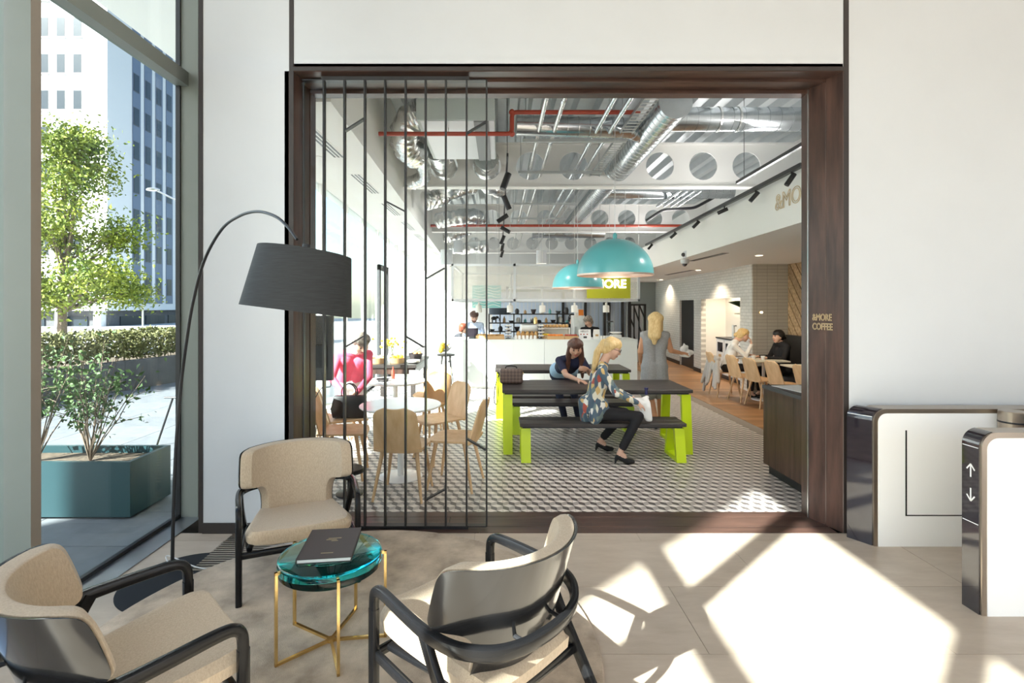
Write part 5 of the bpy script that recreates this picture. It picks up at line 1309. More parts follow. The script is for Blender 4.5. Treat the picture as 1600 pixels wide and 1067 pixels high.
# far partitions
gp = thing('glass_partition', 'black framed glazed partition with pale blue blinds behind the bar', 'partition', (0, 16.5, 0))
pz = P(0, 478, 16.5).z+.1
for q in (880, 915, 945, 952, 973, 984): x = P(q, 0, 16.5).x; B().box(x-.04, x+.04, 0, .08, 0, 2.2).build('mullion', M_black, gp)
B().box(P(770, 0, 16.5).x, P(984, 0, 16.5).x, 0, .08, 2.14, 2.22).build('head_rail', M_black, gp)
M_blind = mat('blue_blind', (.42, .50, .62), .7)
for k in range(34): x = P(772+6.2*k, 0, 16.5).x; B().box(x-.055, x+.055, .12, .125, .1, 2.14).build('blind_slat', M_blind, gp)
lt = thing('lattice_screen', 'black steel lattice screen with slanting bars at the far end of the counter', 'screen', (0, 15.2, 0))
xa, xc = P(984, 0, 15.2).x, P(1008, 0, 15.2).x; zt = P(0, 475, 15.2).z; 
B().box(xa-.05, xa+.05, 0, .06, 0, zt).box(xc-.03, xc+.03, 0, .06, 0, zt).box(xa, xc, 0, .06, zt-.05, zt).build('frame', M_black, lt)
B().box(xa, xc, .3, .32, 0, zt).build('backing', M_white, lt)
for a, c, e, g in ((.3, 0, .3, 1), (.62, 0, .62, 1), (.3, .45, .62, .2), (.62, .62, 1, .35), (0, .8, .3, .6), (.62, 1, 1, .75), (.3, .95, .62, .7), (0, .35, .3, .1), (.62, .3, 1, .05)):
    p, q = Vector((xa+(xc-xa)*a, .03, zt*c)), Vector((xa+(xc-xa)*e, .03, zt*g)); B().tube([p, q], .022, 6).build('bar', M_black, lt)
# bar stool at the sunlit end
bs = thing('bar_stool', 'black wire-legged bar stool at the sunlit end of the counter', 'stool', (P(697, 0, 9.9).x, 9.9, 0))
B().lathe([(0, .73), (.17, .73), (.18, .75), (.16, .765), (0, .765)], n=24).build('seat', M_leather, bs, True)
for k in range(4): a = PI/4+k*PI/2; B().tube([(.1*math.cos(a), .1*math.sin(a), .74), (.2*math.cos(a), .2*math.sin(a), 0)], .008, 6).build('leg', M_black, bs)
B().tube([(.165*math.cos(2*PI*k/20), .165*math.sin(2*PI*k/20), .28) for k in range(20)], .006, 6, closed=True).build('foot_ring', M_black, bs)
# ------------------------------------------------------------ diners' corner
def diner_table(label, x0, x1, y0, y1):
    t = thing('diner_table', label, 'table', ((x0+x1)/2, (y0+y1)/2, 0)); hx, hy = (x1-x0)/2, (y1-y0)/2
    B().box(-hx, hx, -hy, hy, .70, .725).bevel(.006, 2).build('table_top', M_palewood, t); B().cyl((0, 0, .02), (0, 0, .70), .03).build('column', M_tablew, t); B().lathe([(0, 0), (.2, 0), (.2, .012), (0, .02)], n=28).build('base', M_tablew, t)
diner_table('pale diner table with the two seated women', 4.45, 5.10, 8.95, 9.55); diner_table('pale diner table beside the host stand side of the corner', 4.66, 5.10, 7.85, 8.5)
g2 = 'ash chairs at the diner tables'
put_chair(4.26, 9.66, -93, 'ash shell chair with a pale coat hung on it under the white-shirted woman', g2)
put_chair(4.40, 9.12, -86, 'ash shell chair pulled beside the white-shirted woman', g2)
put_chair(4.47, 8.62, -84, 'ash shell chair at the second diner table, farther one', g2)
put_chair(4.58, 8.10, -86, 'ash shell chair at the second diner table, nearer the camera', g2)
put_chair(4.72, 7.55, -88, 'ash shell chair half hidden by the door jamb', g2)
bq = thing('banquette', 'black leather banquette with a high back against the timber wall', 'bench', (0, 0, 0))
B().box(5.12, 5.59, 7.0, 9.88, .08, .44).bevel(.03, 3).build('seat', M_leather, bq, True); B().box(5.46, 5.59, 7.0, 9.88, .44, 1.14).bevel(.04, 3).build('backrest', M_leather, bq, True); B().box(5.16, 5.58, 7.02, 9.86, 0, .08).build('plinth', M_black, bq)
for k, (x, y) in enumerate(((4.62, 9.3), (4.74, 9.2))):
    small('coffee_cup', ['white coffee cup in front of the white-shirted woman', 'white coffee cup held near the woman in black'][k], 'cup', B().lathe([(0, 0), (.025, 0), (.04, .065), (.036, .065), (0, .008)], n=16), M_ceramic, (x, y, .726))
ws = thing('wall_sconce', 'tiny warm wall light on the beige tiles', 'wall lamp', (P(1188, 488, 9.93).x, 9.90, P(0, 488, 9.93).z)); B().cyl((0, .03, 0), (0, 0, 0), .03, n=14).build('base', M_brass, ws); B().ball((0, -.02, 0), .022, 10, 8).build('bulb', M_lampglow, ws)
# recess : cabinet, shelf, plants
cab = thing('service_cabinet', 'white service cabinet with dark windows in the recess', 'cabinet', (0, 0, 0)); yA, yB = 10.75, 12.3
b = B(); wseg(b, yA, yB, .1, .92, .17, .42); b.build('body', M_white, cab)
b = B(); wseg(b, yA-.01, yB+.01, .92, .95, .15, .46); b.build('worktop', M_dkgrey, cab)
b = B(); wseg(b, yA+.05, yB-.05, 0, .10, .2, .3); b.build('plinth', M_black, cab)
for k in range(3):
    a = yA+.06+k*.5; b = B(); wseg(b, a, a+.42, .12, .9, .155, .015); dr = b.build('door', M_turnw, cab)
    b = B(); wseg(b, a+.06, a+.36, .62, .84, .148, .008); b.build('window', M_darkgl, dr)
    b = B(); wseg(b, a+.14, a+.3, .50, .56, .149, .007); b.build('label_plate', M_cardbox, dr)
shf = thing('wall_shelf', 'thin shelf with potted plants in the recess', 'shelf', (0, 0, 0)); b = B(); wseg(b, 10.55, 11.6, 1.50, 1.53, .32, .28); b.build('board', M_palewood, shf)
def pot_plant(label, y, m, lm, sz):
    t = thing('potted_plant', label, 'plant', (xw_(y)+.44, y, 1.531)); B().lathe([(0, 0), (.05, 0), (.065, .12), (.058, .12), (0, .09)], n=18).build('pot', m, t, True); b = B()
    for k in range(16):
        a = rg.uniform(0, 6.28); l = sz*rg.uniform(.7, 1.2); e = rg.uniform(.5, 1.2)
        p = [Vector((0, 0, .09)), Vector((math.cos(a)*l*.5*e, math.sin(a)*l*.5*e, .09+l*.6)), Vector((math.cos(a)*l*e, math.sin(a)*l*e, .09+l*.5))]
        s = Vector((-math.sin(a), math.cos(a), 0))*.014; q0, q1, q2, q3 = b.v(p[0]), b.v(p[1]+s), b.v(p[2]), b.v(p[1]-s); b.f([q0, q1, q2]); b.f([q0, q2, q3])
    b.build('leaves', lm, t)['kind'] = 'stuff'
M_dkleaf = mat('dark_leaf', (.02, .05, .02), .5)
pot_plant('dark spiky plant in a white pot on the recess shelf', 11.35, M_ceramic, M_dkleaf, .26); pot_plant('leafy plant in an orange pot on the recess shelf', 11.0, M_orange, M_leafs, .22)
small('photo_frame', 'small white framed picture beside the plants on the recess shelf', 'picture frame', B().box(-.01, .01, -.09, .09, 0, .16), M_paper, (xw_(10.75)+.42, 10.75, 1.531), smooth=False)
small('tap_tower', 'slim steel water tap on the service cabinet', 'tap', B().cyl((0, 0, 0), (0, 0, .30), .035, n=14).box(-.02, .02, -.12, .02, .27, .30), M_steel, (xw_(11.8)+.38, 11.8, .951))
# ------------------------------------------------------------ people
def V(*a): return Vector(a)
class Fig:
    def __init__(s): s.pr = []          # (kind, data, tag)
    def cap(s, a, b, ra, rb, tag): s.pr.append((Vector(a), Vector(b), ra, rb, tag)); return s
    def chain(s, pts, rs, tag):
        for a, b, x, y in zip(pts[:-1], pts[1:], rs[:-1], rs[1:]): s.cap(a, b, x, y, tag)
        return s
def grow(name, prims, mats, parent, vox=.009, smooth=5, spots=()):
    """one continuous skin grown over tapered limbs, materials by nearest limb"""
    b = B()
    for a, c, ra, rc, tg in prims:
        d = c-a; L_ = d.length
        if L_ < 1e-5: b.ball(a, ra, 14, 10); continue
        q = d.to_track_quat('Z', 'Y'); n = 14; rings = []
        for k in range(1, 5): t = PI/2*(1-k/4); rings.append((-ra*math.sin(t), ra*math.cos(t)))
        for k in range(0, 4): t = PI/2*k/4; rings.append((L_+rc*math.sin(t), rc*math.cos(t)))
        R = [[b.v(a+q @ Vector((r*math.cos(2*PI*j/n), r*math.sin(2*PI*j/n), z))) for j in range(n)] for z, r in rings]
        lo, hi = b.v(a+q @ Vector((0, 0, -ra))), b.v(a+q @ Vector((0, 0, L_+rc)))
        for x, y in zip(R[:-1], R[1:]):
            for j in range(n): b.f([x[j], x[(j+1) % n], y[(j+1) % n], y[j]])
        for j in range(n): b.f([lo, R[0][(j+1) % n], R[0][j]]); b.f([hi, R[-1][j], R[-1][(j+1) % n]])
    o = b.build(name+'_tmp', [], None)
    m = o.modifiers.new('r', 'REMESH'); m.mode = 'VOXEL'; m.voxel_size = vox; m.use_smooth_shade = True
    m = o.modifiers.new('s', 'SMOOTH'); m.factor = .5; m.iterations = smooth
    dg = bpy.context.evaluated_depsgraph_get(); me = bpy.data.meshes.new_from_object(o.evaluated_get(dg)); bpy.data.objects.remove(o)
    me.name = name; me.materials.clear()
    for x in mats.values(): me.materials.append(x)
    idx = {k: i for i, k in enumerate(mats)}
    nf = len(me.polygons); co = np.empty(nf*3); me.polygons.foreach_get('center', co); co = co.reshape(-1, 3)
    best = np.full(nf, 1e9); mi = np.zeros(nf, int)
    for a, c, ra, rc, tg in prims:
        A, D = np.array(a), np.array(c-a); L2 = max(1e-9, D @ D); t = np.clip(((co-A) @ D)/L2, 0, 1)
        d = np.linalg.norm(co-A-t[:, None]*D, axis=1)-(ra+(rc-ra)*t)
        k = d < best; best[k] = d[k]; mi[k] = idx[tg]
    for p, r, tg in spots:
        d = np.linalg.norm(co-np.array(p), axis=1); mi[d < r] = idx[tg]
    me.polygons.foreach_set('material_index', mi.astype(np.int32)); me.polygons.foreach_set('use_smooth', [True]*nf)
    return link(name, me, parent)
def head_prims(F, c, fwd, up, s, skin='skin'):
    f = Vector(fwd).normalized(); u = Vector(up).normalized(); r = f.cross(u).normalized(); u = r.cross(f)
    g = lambda x, y, z: c+(r*x+f*y+u*z)*s
    F.cap(g(0, -.02, .035), g(0, .012, .035), .083*s, .078*s, skin)                  # cranium
    F.cap(g(-.018, .03, -.02), g(.018, .03, -.02), .062*s, .062*s, skin)            # face
    F.cap(g(-.018, .045, -.065), g(.018, .045, -.065), .034*s, .034*s, skin)        # jaw
    F.cap(g(0, .055, -.088), g(0, .058, -.085), .024*s, .024*s, skin)               # chin
    F.cap(g(0, .086, .012), g(0, .104, -.020), .010*s, .013*s, skin)                # nose
    F.cap(g(-.012, .088, -.057), g(.012, .088, -.057), .0085*s, .0085*s, 'lip')
    for q in (-1, 1): F.cap(g(q*.078, -.005, .012), g(q*.080, -.005, -.022), .014*s, .009*s, skin)
    spots = [(g(q*.033, .088, .014), .0115*s, 'eye') for q in (-1, 1)]+[(g(q*.034, .086, .036), .013*s, 'brow') for q in (-1, 1)]
    return spots, g
def hand_prims(F, wrist, d, pn, s=1., curl=.5, side=1, tag='skin'):
    """palm, four fingers and a thumb; pn = palm normal"""
    d = Vector(d).normalized(); pn = Vector(pn); pn = (pn-d*pn.dot(d)).normalized(); w_ = d.cross(pn)*side
    o = Vector(wrist)
    F.cap(o, o+d*.025*s, .023*s, .024*s, tag)
    for k in (-1, 0, 1): F.cap(o+d*.02*s+w_*k*.013*s, o+d*.078*s+w_*k*.024*s, .0145*s, .0125*s, tag)
    for k, L_ in ((-1.5, .072), (-.5, .082), (.5, .078), (1.5, .060)):
        p = o+d*.085*s+w_*k*.0185*s; a = curl*.5; dd = d.copy()
        for j, fr in enumerate((.45, .32, .23)):
            a2 = a+curl*.75*j; dd = d*math.cos(a2)+pn*math.sin(a2)
            q = p+dd*L_*fr*s; F.cap(p, q, (.0095-.0008*j)*s, (.0088-.0010*j)*s, tag); p = q
    t = o+d*.03*s-w_*.024*s; t1 = t+(d*.6-w_*.65+pn*.35).normalized()*.036*s; t2 = t1+(d*.9-w_*.15+pn*.45).normalized()*.032*s
    F.cap(t, t1, .0125*s, .0105*s, tag); F.cap(t1, t2, .0105*s, .008*s, tag)
def person(label, J, mats, face, up=(0, 0, 1), s=1., hair=None, hairmat=None, skirt=None, sleeve='long', legs=True, shoes='shoe', extra=None, heel=False, pants='pants', grp=None, build=1., bare=False):
    t = thing('person', label, 'person', (0, 0, 0), group=grp)
    F = Fig(); k = build
    hd, nk = J['head'], J['neck']
    spots, g = head_prims(F, hd, face, up, s)
    F.cap(g(0, -.02, -.07), nk, .047*s, .052*s, 'skin')
    pel, ch_ = J['pelvis'], J['chest']
    sl, sr = J['sL'], J['sR']; hl, hr_ = J['hL'], J['hR']
    sh = (sr-sl).normalized(); hh = (hr_-hl).normalized()
    mid = pel.lerp(ch_, .5); wst = (sh+hh).normalized()
    F.chain([sl.lerp(nk, .15), nk-(nk-ch_)*.25, sr.lerp(nk, .15)], [.052*s, .06*s, .052*s], 'top')
    for q in (-1, 1):
        F.cap(ch_+sh*q*.075*s*k, mid+wst*q*.062*s*k, .098*s*k, .088*s*k, 'top'); F.cap(mid+wst*q*.062*s*k, pel+hh*q*.07*s*k, .088*s*k, .105*s*k, 'top')
        F.cap((sl if q < 0 else sr), ch_+sh*q*.075*s, .058*s, .095*s*k, 'top')
    F.cap(hl, hr_, .105*s*k, .105*s*k, pants if legs else 'top')
    for q in 'LR':
        a, e, w_ = J['s'+q], J['e'+q], J['w'+q]
        if sleeve == 'long': F.cap(a, e, .052*s, .044*s, 'top'); F.cap(e, w_, .043*s, .031*s, 'top')
        elif sleeve == 'short':
            m_ = a.lerp(e, .62); F.cap(a, m_, .054*s, .050*s, 'top'); F.cap(m_, e, .040*s, .037*s, 'skin'); F.cap(e, w_, .037*s, .024*s, 'skin')
        else: F.cap(a, e, .046*s, .038*s, 'skin'); F.cap(e, w_, .037*s, .024*s, 'skin')
        if J.get('d'+q) is not None: hand_prims(F, w_, J['d'+q], J.get('n'+q, V(0, 0, -1)), s, J.get('c'+q, .5), -1 if q == 'L' else 1)
        if legs:
            h, kn, an, to = J['h'+q], J['k'+q], J['a'+q], J['t'+q]
            lg = 'skin' if bare else pants
            F.cap(h, kn, .083*s*k, .056*s, lg); cf = kn.lerp(an, .3)
            lo = kn.lerp(an, .82) if not bare else an
            F.cap(kn, cf, .055*s, .053*s, lg); F.cap(cf, lo, .053*s, .036*s if bare else .046*s, lg)
            if not bare: F.cap(lo, an, .034*s, .031*s, 'skin')
            d = (to-an); hl_ = V(d.x, d.y, 0).normalized()
            F.cap(an, an+hl_*.05*s+V(0, 0, -.03*s), .033*s, .030*s, 'skin')
            zt = to.z
            F.cap(an+V(0, 0, -.035*s)-hl_*.018*s, to-hl_*.055*s, .030*s, .033*s, shoes); F.cap(to-hl_*.055*s, to, .033*s, .024*s, shoes)
            if heel: F.cap(an+V(0, 0, -.05*s)-hl_*.035*s, V(an.x-hl_.x*.045*s, an.y-hl_.y*.045*s, zt-.012), .020*s, .011*s, shoes)
    if skirt:
        for a, c, ra, rc in skirt: F.cap(a, c, ra, rc, 'top')
    if extra: extra(F)
    allm = dict(mats); allm.setdefault('lip', M_lip); allm.setdefault('eye', M_eye); allm.setdefault('brow', hairmat or M_brown)
    used = {p[4] for p in F.pr} | {x[2] for x in spots}
    body = grow('body', F.pr, {q: allm[q] for q in allm if q in used}, t, spots=spots)
    if hair:
        H = Fig()
        # cap of hair over the skull, clear of the face
        for a, c, ra, rc in hair(g): H.cap(a, c, ra*s, rc*s, 'hair')
        grow('hair', H.pr, {'hair': hairmat}, t, vox=.009, smooth=3)
    return t, g
def hair_cap(g, low=-.03):
    o = [(g(0, -.028, .05), g(0, .012, .057), .088, .080), (g(-.035, -.03, .04), g(.035, -.03, .04), .074, .074), (g(0, -.045, .02), g(0, -.05, low), .072, .062)]
    for q in (-1, 1): o += [(g(q*.045, .03, .078), g(q*.066, .0, .05), .034, .036), (g(q*.062, -.005, .05), g(q*.064, -.02, -.01), .034, .030)]
    return o
# --- seated blonde in patterned blouse on the front bench
def pattern_mat():
    m = bpy.data.materials.new('patterned_blouse'); m.use_nodes = True; nt = m.node_tree; L = nt.links.new; bs = nt.nodes['Principled BSDF']
    tc = nt.nodes.new('ShaderNodeTexCoord'); mp = nt.nodes.new('ShaderNodeMapping'); mp.inputs['Rotation'].default_value = (0, .7, .3); mp.inputs['Scale'].default_value = (1, 1, .45)
    vo = nt.nodes.new('ShaderNodeTexVoronoi'); vo.inputs['Scale'].default_value = 27; rp = nt.nodes.new('ShaderNodeValToRGB'); rp.color_ramp.interpolation = 'CONSTANT'
    e = rp.color_ramp.elements; e[0].color = (.075, .12, .16, 1); e[0].position = 0; e[1].color = (.70, .66, .52, 1); e[1].position = .34
    for p, c in ((.50, (.16, .21, .20, 1)), (.64, (.62, .42, .16, 1)), (.72, (.78, .75, .68, 1)), (.82, (.07, .10, .14, 1)), (.93, (.42, .08, .05, 1))): x = e.new(p); x.color = c
    sp = nt.nodes.new('ShaderNodeSeparateColor'); L(tc.outputs['Object'], mp.inputs[0]); L(mp.outputs[0], vo.inputs['Vector']); L(vo.outputs['Color'], sp.inputs[0]); L(sp.outputs[0], rp.inputs[0]); L(rp.outputs[0], bs.inputs['Base Color']); bs.inputs['Roughness'].default_value = .7
    return m
M_blouse = pattern_mat()
J = dict(head=V(1.245, 5.66, 1.215), neck=V(1.165, 5.68, 1.08), chest=V(1.115, 5.69, .90), pelvis=V(1.04, 5.72, .55), sL=V(1.12, 5.84, .985), sR=V(1.115, 5.53, .975),
         eL=V(1.27, 5.86, .76), wL=V(1.47, 5.74, .67), eR=V(1.255, 5.47, .755), wR=V(1.475, 5.50, .655), hL=V(1.07, 5.82, .51), hR=V(1.07, 5.62, .51),
         kL=V(1.44, 5.86, .47), kR=V(1.50, 5.50, .505), aL=V(1.17, 5.96, .115), aR=V(1.285, 5.47, .115), tL=V(1.315, 5.965, .026), tR=V(1.43, 5.475, .026),
         dR=V(.8, .2, -.5), nR=V(0, .5, -1), cR=.6, dL=V(.9, -.2, -.4), nL=V(0, -.3, -1), cL=.7)
def hair_pony(g):
    o = hair_cap(g)
    o += [(g(0, -.10, .045), g(0, -.118, .035), .035, .034), (g(0, -.115, .03), g(.01, -.13, -.10), .036, .042), (g(.01, -.13, -.10), g(.0, -.10, -.24), .042, .036), (g(0, -.10, -.24), g(0, -.09, -.31), .036, .018)]
    return o
def blouse_tail(F):
    F.cap(V(.99, 5.72, .60), V(.985, 5.70, .44), .11, .085, 'top'); F.cap(V(1.10, 5.61, .60), V(1.04, 5.56, .47), .10, .07, 'top')
blondeP, g = person('blonde woman with ponytail in patterned blouse and black trousers, sitting on the front bench', J, dict(top=M_blouse, pants=M_blackcl, skin=M_skin, shoe=M_shoe), (.93, -.22, -.42), hair=hair_pony, hairmat=M_blonde, s=.98, heel=True, extra=blouse_tail)
b = B(); 
for q in (-1, 1):
    c = g(q*.034, .099, .013); rim = [(c+Vector((0, 0, 0))+(g(1, 0, 0)-g(0, 0, 0))*.026*math.cos(a)+(g(0, 0, 1)-g(0, 0, 0))*.02*math.sin(a)) for a in [2*PI*k/14 for k in range(14)]]
    b.tube(rim, .0028, 6, closed=True); b.tube([g(q*.06, .095, .016), g(q*.083, .0, .012)], .0026, 6)
b.build('glasses', M_black, blondeP)
pb = thing('plastic_bag', 'white plastic carrier bag in the lap of the seated blonde woman', 'bag', V(1.585, 5.55, .60)); F = Fig()
for a, c, ra, rc in (((-.10, 0, .05), (.0, .02, .03), .05, .06), ((.0, 0, .03), (.03, 0, -.12), .055, .045), ((-.06, .02, .05), (-.02, -.02, -.10), .04, .02), ((.0, .03, .07), (.03, .03, .10), .035, .02), ((.02, -.04, .0), (.05, -.03, -.14), .03, .02)): F.cap(a, c, ra, rc, 'bag')
grow('body', F.pr, {'bag': M_whitecl}, pb, vox=.012)
small('bottle_cap', 'dark blue bottle top sticking out of the white carrier bag', 'bottle', B().lathe([(0, 0), (.016, 0), (.016, .05), (.021, .055), (.021, .075), (0, .075)], n=14), mat('dark_blue_plastic', (.02, .02, .09), .4), (1.585, 5.52, .735))
# --- dark-haired woman leaning over the front table
J = dict(head=V(1.00, 6.72, 1.135), neck=V(.965, 6.80, 1.02), chest=V(.93, 6.87, .93), pelvis=V(.90, 7.19, .775), sL=V(1.10, 6.82, .965), sR=V(.80, 6.80, .965),
         eR=V(.86, 6.62, .80), wR=V(.985, 6.40, .765), eL=V(1.20, 6.75, .80), wL=V(1.13, 6.60, .88), hR=V(.81, 7.19, .73), hL=V(.99, 7.19, .73),
         kR=V(.845, 7.16, .43), kL=V(1.06, 7.22, .43), aR=V(.93, 7.20, .075), aL=V(1.13, 7.30, .085), tR=V(.955, 7.06, .026), tL=V(1.21, 7.20, .026),
         dR=V(.6, -.8, -.1), nR=V(0, 0, -1), cR=.35, dL=V(-.5, -.7, .1), nL=V(-.5, .4, 0), cL=.9)
def hair_long(g):
    o = hair_cap(g, -.06)
    for q in (-1, 1): o += [(g(q*.068, -.015, .02), g(q*.082, .0, -.11), .036, .042), (g(q*.082, .0, -.11), g(q*.10, .03, -.27), .042, .042), (g(q*.10, .03, -.27), g(q*.115, .05, -.42), .040, .018)]
    return o+[(g(0, -.06, .0), g(0, -.075, -.2), .07, .075)]
def waistband(F): F.cap(V(.81, 7.12, .80), V(.99, 7.12, .80), .112, .112, 'sash')
person('dark long-haired woman in navy top and jeans, leaning over the front table', J, dict(top=M_navy, pants=M_jean, skin=M_skin2, shoe=M_shoe, sash=M_ltblue), (-.02, -.86, -.42), up=(0, -.35, 1), hair=hair_long, hairmat=M_brown, s=1., sleeve='short', extra=waistband)
# --- walking woman in grey dress
Yw = 7.12
J = dict(head=V(2.175, Yw-.02, 1.475), neck=V(2.17, Yw, 1.345), chest=V(2.165, Yw, 1.20), pelvis=V(2.165, Yw+.02, .88), sL=V(2.02, Yw+.03, 1.285), sR=V(2.315, Yw-.02, 1.285),
         eL=V(1.975, Yw+.05, 1.05), wL=V(2.02, Yw+.22, .90), eR=V(2.385, Yw-.01, 1.07), wR=V(2.57, Yw+.07, 1.025), hL=V(2.08, Yw+.02, .84), hR=V(2.25, Yw+.02, .84),
         kL=V(2.10, Yw+.06, .46), kR=V(2.24, Yw-.03, .46), aL=V(2.13, Yw-.16, .13), aR=V(2.28, Yw+.12, .085), tL=V(2.17, Yw-.03, .03), tR=V(2.35, Yw+.25, .026),
         dR=V(.9, .3, .05), nR=V(0, .3, -1), cR=.8, dL=V(.2, .6, -.7), nL=V(1, 0, 0), cL=.6)
def hair_down(g):
    o = hair_cap(g, -.08)
    return o+[(g(-.03, -.06, 0), g(-.03, -.085, -.20), .062, .062), (g(.03, -.06, 0), g(.03, -.085, -.20), .062, .060), (g(0, -.085, -.2), g(.0, -.09, -.30), .062, .03), (g(.06, 0, 0), g(.07, -.01, -.12), .035, .03), (g(-.06, 0, 0), g(-.07, -.01, -.12), .035, .03)]
sk = [(V(2.165+q*.06, Yw+.02, .86), V(2.165+q*.085, Yw+.02, .50), .118, .125) for q in (-1, 1)]
wk, g = person('walking blonde woman in a sleeveless grey dress, seen from behind', J, dict(top=M_greydr, pants=M_greydr, skin=M_skin3, shoe=M_shoe), (.45, .88, -.1), hair=hair_down, hairmat=M_blonde, sleeve='none', skirt=sk, bare=True)
np_ = thing('napkins', 'crumpled white napkins in the hand of the walking woman', 'napkin', V(2.66, Yw+.10, 1.04)); F = Fig()
for a, c, ra, rc in (((-.06, 0, .04), (-.02, 0, .07), .05, .03), ((0, 0, 0), (.06, .02, -.01), .04, .035), ((-.08, 0, -.03), (0, 0, -.04), .04, .04), ((-.05, 0, .08), (-.055, 0, .12), .025, .01)): F.cap(a, c, ra, rc, 'n')
grow('cloth', F.pr, {'n': M_whitecl}, np_, vox=.01, smooth=2)
# --- woman in pink jumper bending over a handbag
J = dict(head=V(-1.585, 5.88, 1.255), neck=V(-1.665, 5.95, 1.175), chest=V(-1.71, 6.02, 1.07), pelvis=V(-1.80, 6.20, .82), sL=V(-1.54, 6.02, 1.12), sR=V(-1.86, 5.95, 1.12),
         eL=V(-1.50, 5.90, .87), wL=V(-1.60, 5.78, .72), eR=V(-1.92, 5.87, .86), wR=V(-1.74, 5.74, .71), hL=V(-1.71, 6.22, .76), hR=V(-1.89, 6.20, .76),
         kL=V(-1.66, 6.20, .42), kR=V(-1.83, 6.18, .42), aL=V(-1.64, 6.27, .075), aR=V(-1.78, 6.25, .075), tL=V(-1.56, 6.14, .026), tR=V(-1.72, 6.11, .026),
         dL=V(-.4, -.6, -.5), nL=V(-.6, .2, 0), cL=.6, dR=V(.4, -.5, -.5), nR=V(.6, .2, 0), cR=.6)
def hair_short(g): return hair_cap(g, -.05)+[(g(-.04, .045, .085), g(.05, .05, .08), .030, .028), (g(0, -.07, .06), g(0, -.075, .0), .055, .05)]
def collar(F): F.chain([V(-1.735, 5.91, 1.175), V(-1.645, 5.90, 1.15), V(-1.595, 5.97, 1.175)], [.022, .024, .022], 'white')
person('short-haired woman in a bright pink jumper, bending over a handbag by the glazing', J, dict(top=M_pink, pants=M_whitecl, skin=M_skin, shoe=M_shoew, white=M_whitecl), (.45, -.60, -.66), up=(.3, -.5, .8), hair=hair_short, hairmat=M_grizzle, build=1.06, extra=collar)
# --- barista behind the counter
def stander(label, x, y, z, top, hairm, face, lean=(0, 0), s=1., skin=M_skin, hairf=hair_short, arms=True):
    lx, ly = lean
    J = dict(head=V(x+lx, y+ly, z), neck=V(x+lx*.7, y+ly*.7+.02, z-.13), chest=V(x+lx*.5, y+ly*.5+.03, z-.28), pelvis=V(x, y+.05, z-.62), hL=V(x-.09, y+.05, z-.66), hR=V(x+.09, y+.05, z-.66))
    sd = V(1, 0, 0)*.17; c = J['chest']+V(lx*.1, ly*.1, .09); J['sL'], J['sR'] = c-sd, c+sd
    f = Vector((face[0], face[1], 0)).normalized()
    J['eL'] = J['sL']+V(-.05, 0, -.24)+f*.05; J['eR'] = J['sR']+V(.05, 0, -.24)+f*.05; J['wL'] = J['eL']+f*.18+V(.08, 0, .0); J['wR'] = J['eR']+f*.18+V(-.08, 0, .0)
    J['dL'] = f; J['dR'] = f; J['nL'] = V(0, 0, -1); J['nR'] = V(0, 0, -1)
    zz = 0.026
    for q, e in (('L', -1), ('R', 1)): J['k'+q] = V(x+e*.09, y+.03, (z-.66)*.52); J['a'+q] = V(x+e*.09, y+.07, .075); J['t'+q] = V(x+e*.10, y-.09 if face[1] < 0 else y+.2, zz)
    return person(label, J, dict(top=top, pants=M_blackcl, skin=skin, shoe=M_shoe), face, hair=hairf, hairmat=hairm, s=s)
p2, g = stander('bearded barista in a pale shirt working at the till end of the counter', P(741, 0, 12.0).x, 12.0, 1.44, M_shirtblue, M_brown, (.1, -.8, -.55), (.0, -.06))
F = Fig(); F.chain([g(-.05, .045, -.06), g(0, .075, -.095), g(.05, .045, -.06)], [.024, .028, .024], 'b'); grow('beard', F.pr, {'b': M_brown}, p2, vox=.008)
stander('man in a black shirt leaning behind the far end of the counter', P(926, 0, 12.0).x, 12.0, 1.33, M_blackcl, M_grizzle, (-.8, -.3, -.5), (-.10, 0), skin=M_skin)
stander('dark-haired colleague half hidden behind the fridge', P(893, 0, 13.0).x+.0, 12.85, 1.36, M_blackcl, M_blackh, (.6, -.6, -.3))
# --- red-haired customer on the bar stool
def sitter(label, x, y, zs, top, hairm, face, dirx, hairf, s=1., pants=M_blackcl, skin=M_skin, lean=.06, reach=.30, feet=0., hands=(.0, .0), zh=0., armz=.22, over=None):
    f = Vector((dirx[0], dirx[1], 0)).normalized(); r = V(f.y, -f.x, 0)
    b0 = V(x, y, zs+.09)
    J = dict(pelvis=b0+V(0, 0, .02), hL=b0-r*.09-V(0, 0, .0), hR=b0+r*.09, chest=b0+f*lean+V(0, 0, .34), neck=b0+f*(lean*1.7)+V(0, 0, .52), head=b0+f*(lean*2.6+.02)+V(0, 0, .65+zh))
    c = J['chest']+V(0, 0, .09); J['sL'], J['sR'] = c-r*.165, c+r*.165
    for q, e in (('L', -1), ('R', 1)):
        J['e'+q] = J['s'+q]+V(0, 0, -armz)+f*.10+r*e*.04; J['w'+q] = J['e'+q]+f*reach*.75-r*e*.08+V(0, 0, .02+hands[0 if e < 0 else 1])
        J['d'+q] = f-r*e*.2+V(0, 0, hands[0 if e < 0 else 1]*2); J['n'+q] = V(0, 0, -1) if hands[0 if e < 0 else 1] == 0 else -r*e
        J['k'+q] = b0+f*.42+r*e*.10+V(0, 0, .0); J['a'+q] = V(0, 0, feet+.075)+V(x, y, 0)+f*.40+r*e*.10; J['t'+q] = V(0, 0, feet+.026)+V(x, y, 0)+f*.56+r*e*.11
    if over: over(J)
    return person(label, J, dict(top=top, pants=pants, skin=skin, shoe=M_shoe), face, hair=hairf, hairmat=hairm, s=s)
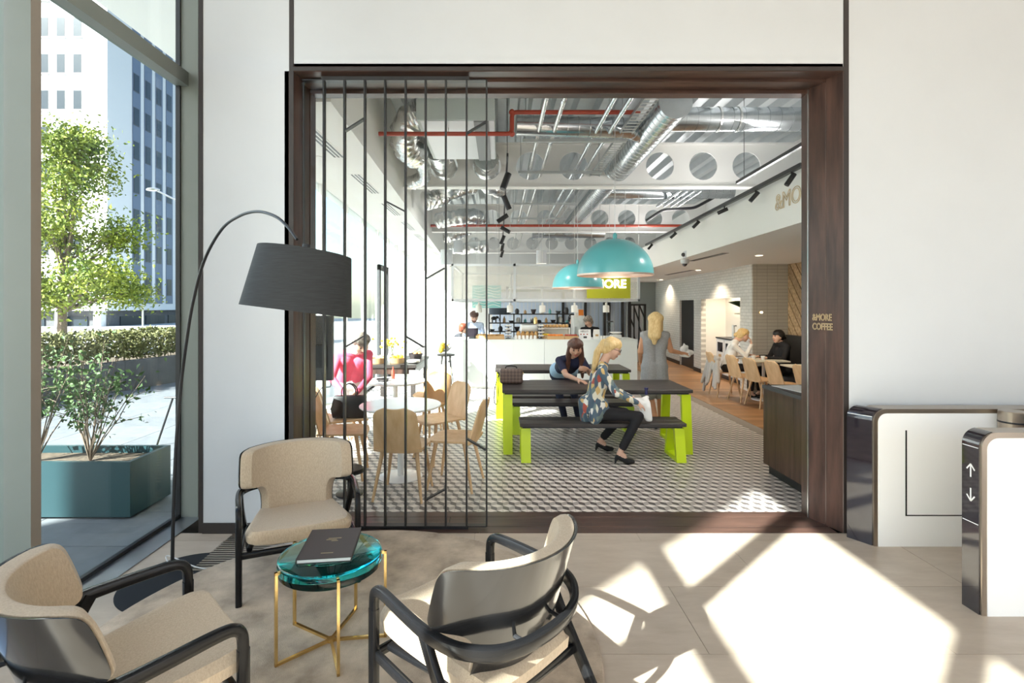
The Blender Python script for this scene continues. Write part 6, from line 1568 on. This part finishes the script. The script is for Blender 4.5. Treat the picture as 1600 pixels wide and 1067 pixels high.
sitter('red-haired person in a dark jacket sitting behind the sunlit end of the counter', P(712, 0, 11.5).x, 11.5, .47, mat('charcoal_cloth', (.05, .05, .06), .85), M_redhair, (.9, .35, -.2), (.9, .3), hair_short, reach=.12, s=.96, zh=-.03)
lst = thing('work_stool', 'low stool under the red-haired person behind the counter', 'stool', (P(712, 0, 11.5).x, 11.5, 0))
B().lathe([(0, .43), (.17, .43), (.18, .45), (.16, .47), (0, .47)], n=24).build('seat', M_leather, lst, True)
for k in range(4): B().cyl((.1*math.cos(k*PI/2), .1*math.sin(k*PI/2), .44), (.17*math.cos(k*PI/2), .17*math.sin(k*PI/2), 0), .012, n=8).build('leg', M_black, lst)
stc = thing('stool_coat', 'bundle of grey and yellow clothing lying on the bar stool', 'coat', V(P(697, 0, 9.9).x, 9.9, .80)); F = Fig()
for k in range(7): F.cap(V(rg.gauss(0, .07), rg.gauss(0, .06), .03+.03*k*.4), V(rg.gauss(0, .10), rg.gauss(0, .07), .05+.12*rg.random()), .05, .035, 'a' if k % 3 else 'b')
grow('cloth', F.pr, {'a': M_greydr, 'b': M_yellow}, stc, vox=.012, smooth=2)
# --- diners
def chin_hand(J):
    J['eR'] = J['sR']+V(.20, -.03, -.20); J['wR'] = J['head']+V(.13, -.05, -.17); J['dR'] = V(-.1, .1, 1); J['nR'] = V(-1, .3, 0); J['cR'] = .7
def hair_bun(g): return hair_cap(g, -.03)+[(g(0, -.105, -.005), g(0, -.12, -.02), .045, .042)]
sitter('blonde woman in a white top with her back half turned, at the diner table', 4.28, 9.63, .45, M_whitecl, M_blonde, (.95, -.3, -.25), (.95, -.3), hair_bun, lean=.10, zh=-.05, reach=.26, over=chin_hand)
sitter('dark-haired woman in black sitting on the banquette across the diner table', 5.24, 9.45, .43, M_blackcl, M_blackh, (-.95, -.12, -.05), (-.98, -.1), hair_bun, lean=.03, zh=-.05, reach=.34)
ct_ = thing('hung_coat', 'pale crumpled coat hanging over the diner chair back', 'coat', V(4.02, 9.63, .30)); F = Fig(); rg = random.Random(9)
for k in range(11):
    y = -.24+.05*k; F.cap(V(.0+rg.gauss(0, .015), y, .36+rg.gauss(0, .02)), V(-.06+rg.gauss(0, .04), y*1.25+rg.gauss(0, .02), -.08+rg.gauss(0, .07)), .036, .030, 'c')
F.cap(V(.0, -.22, .42), V(.0, .2, .42), .05, .05, 'c'); grow('cloth', F.pr, {'c': mat('pale_coat_cloth', (.50, .46, .42), .9)}, ct_, vox=.012, smooth=2)
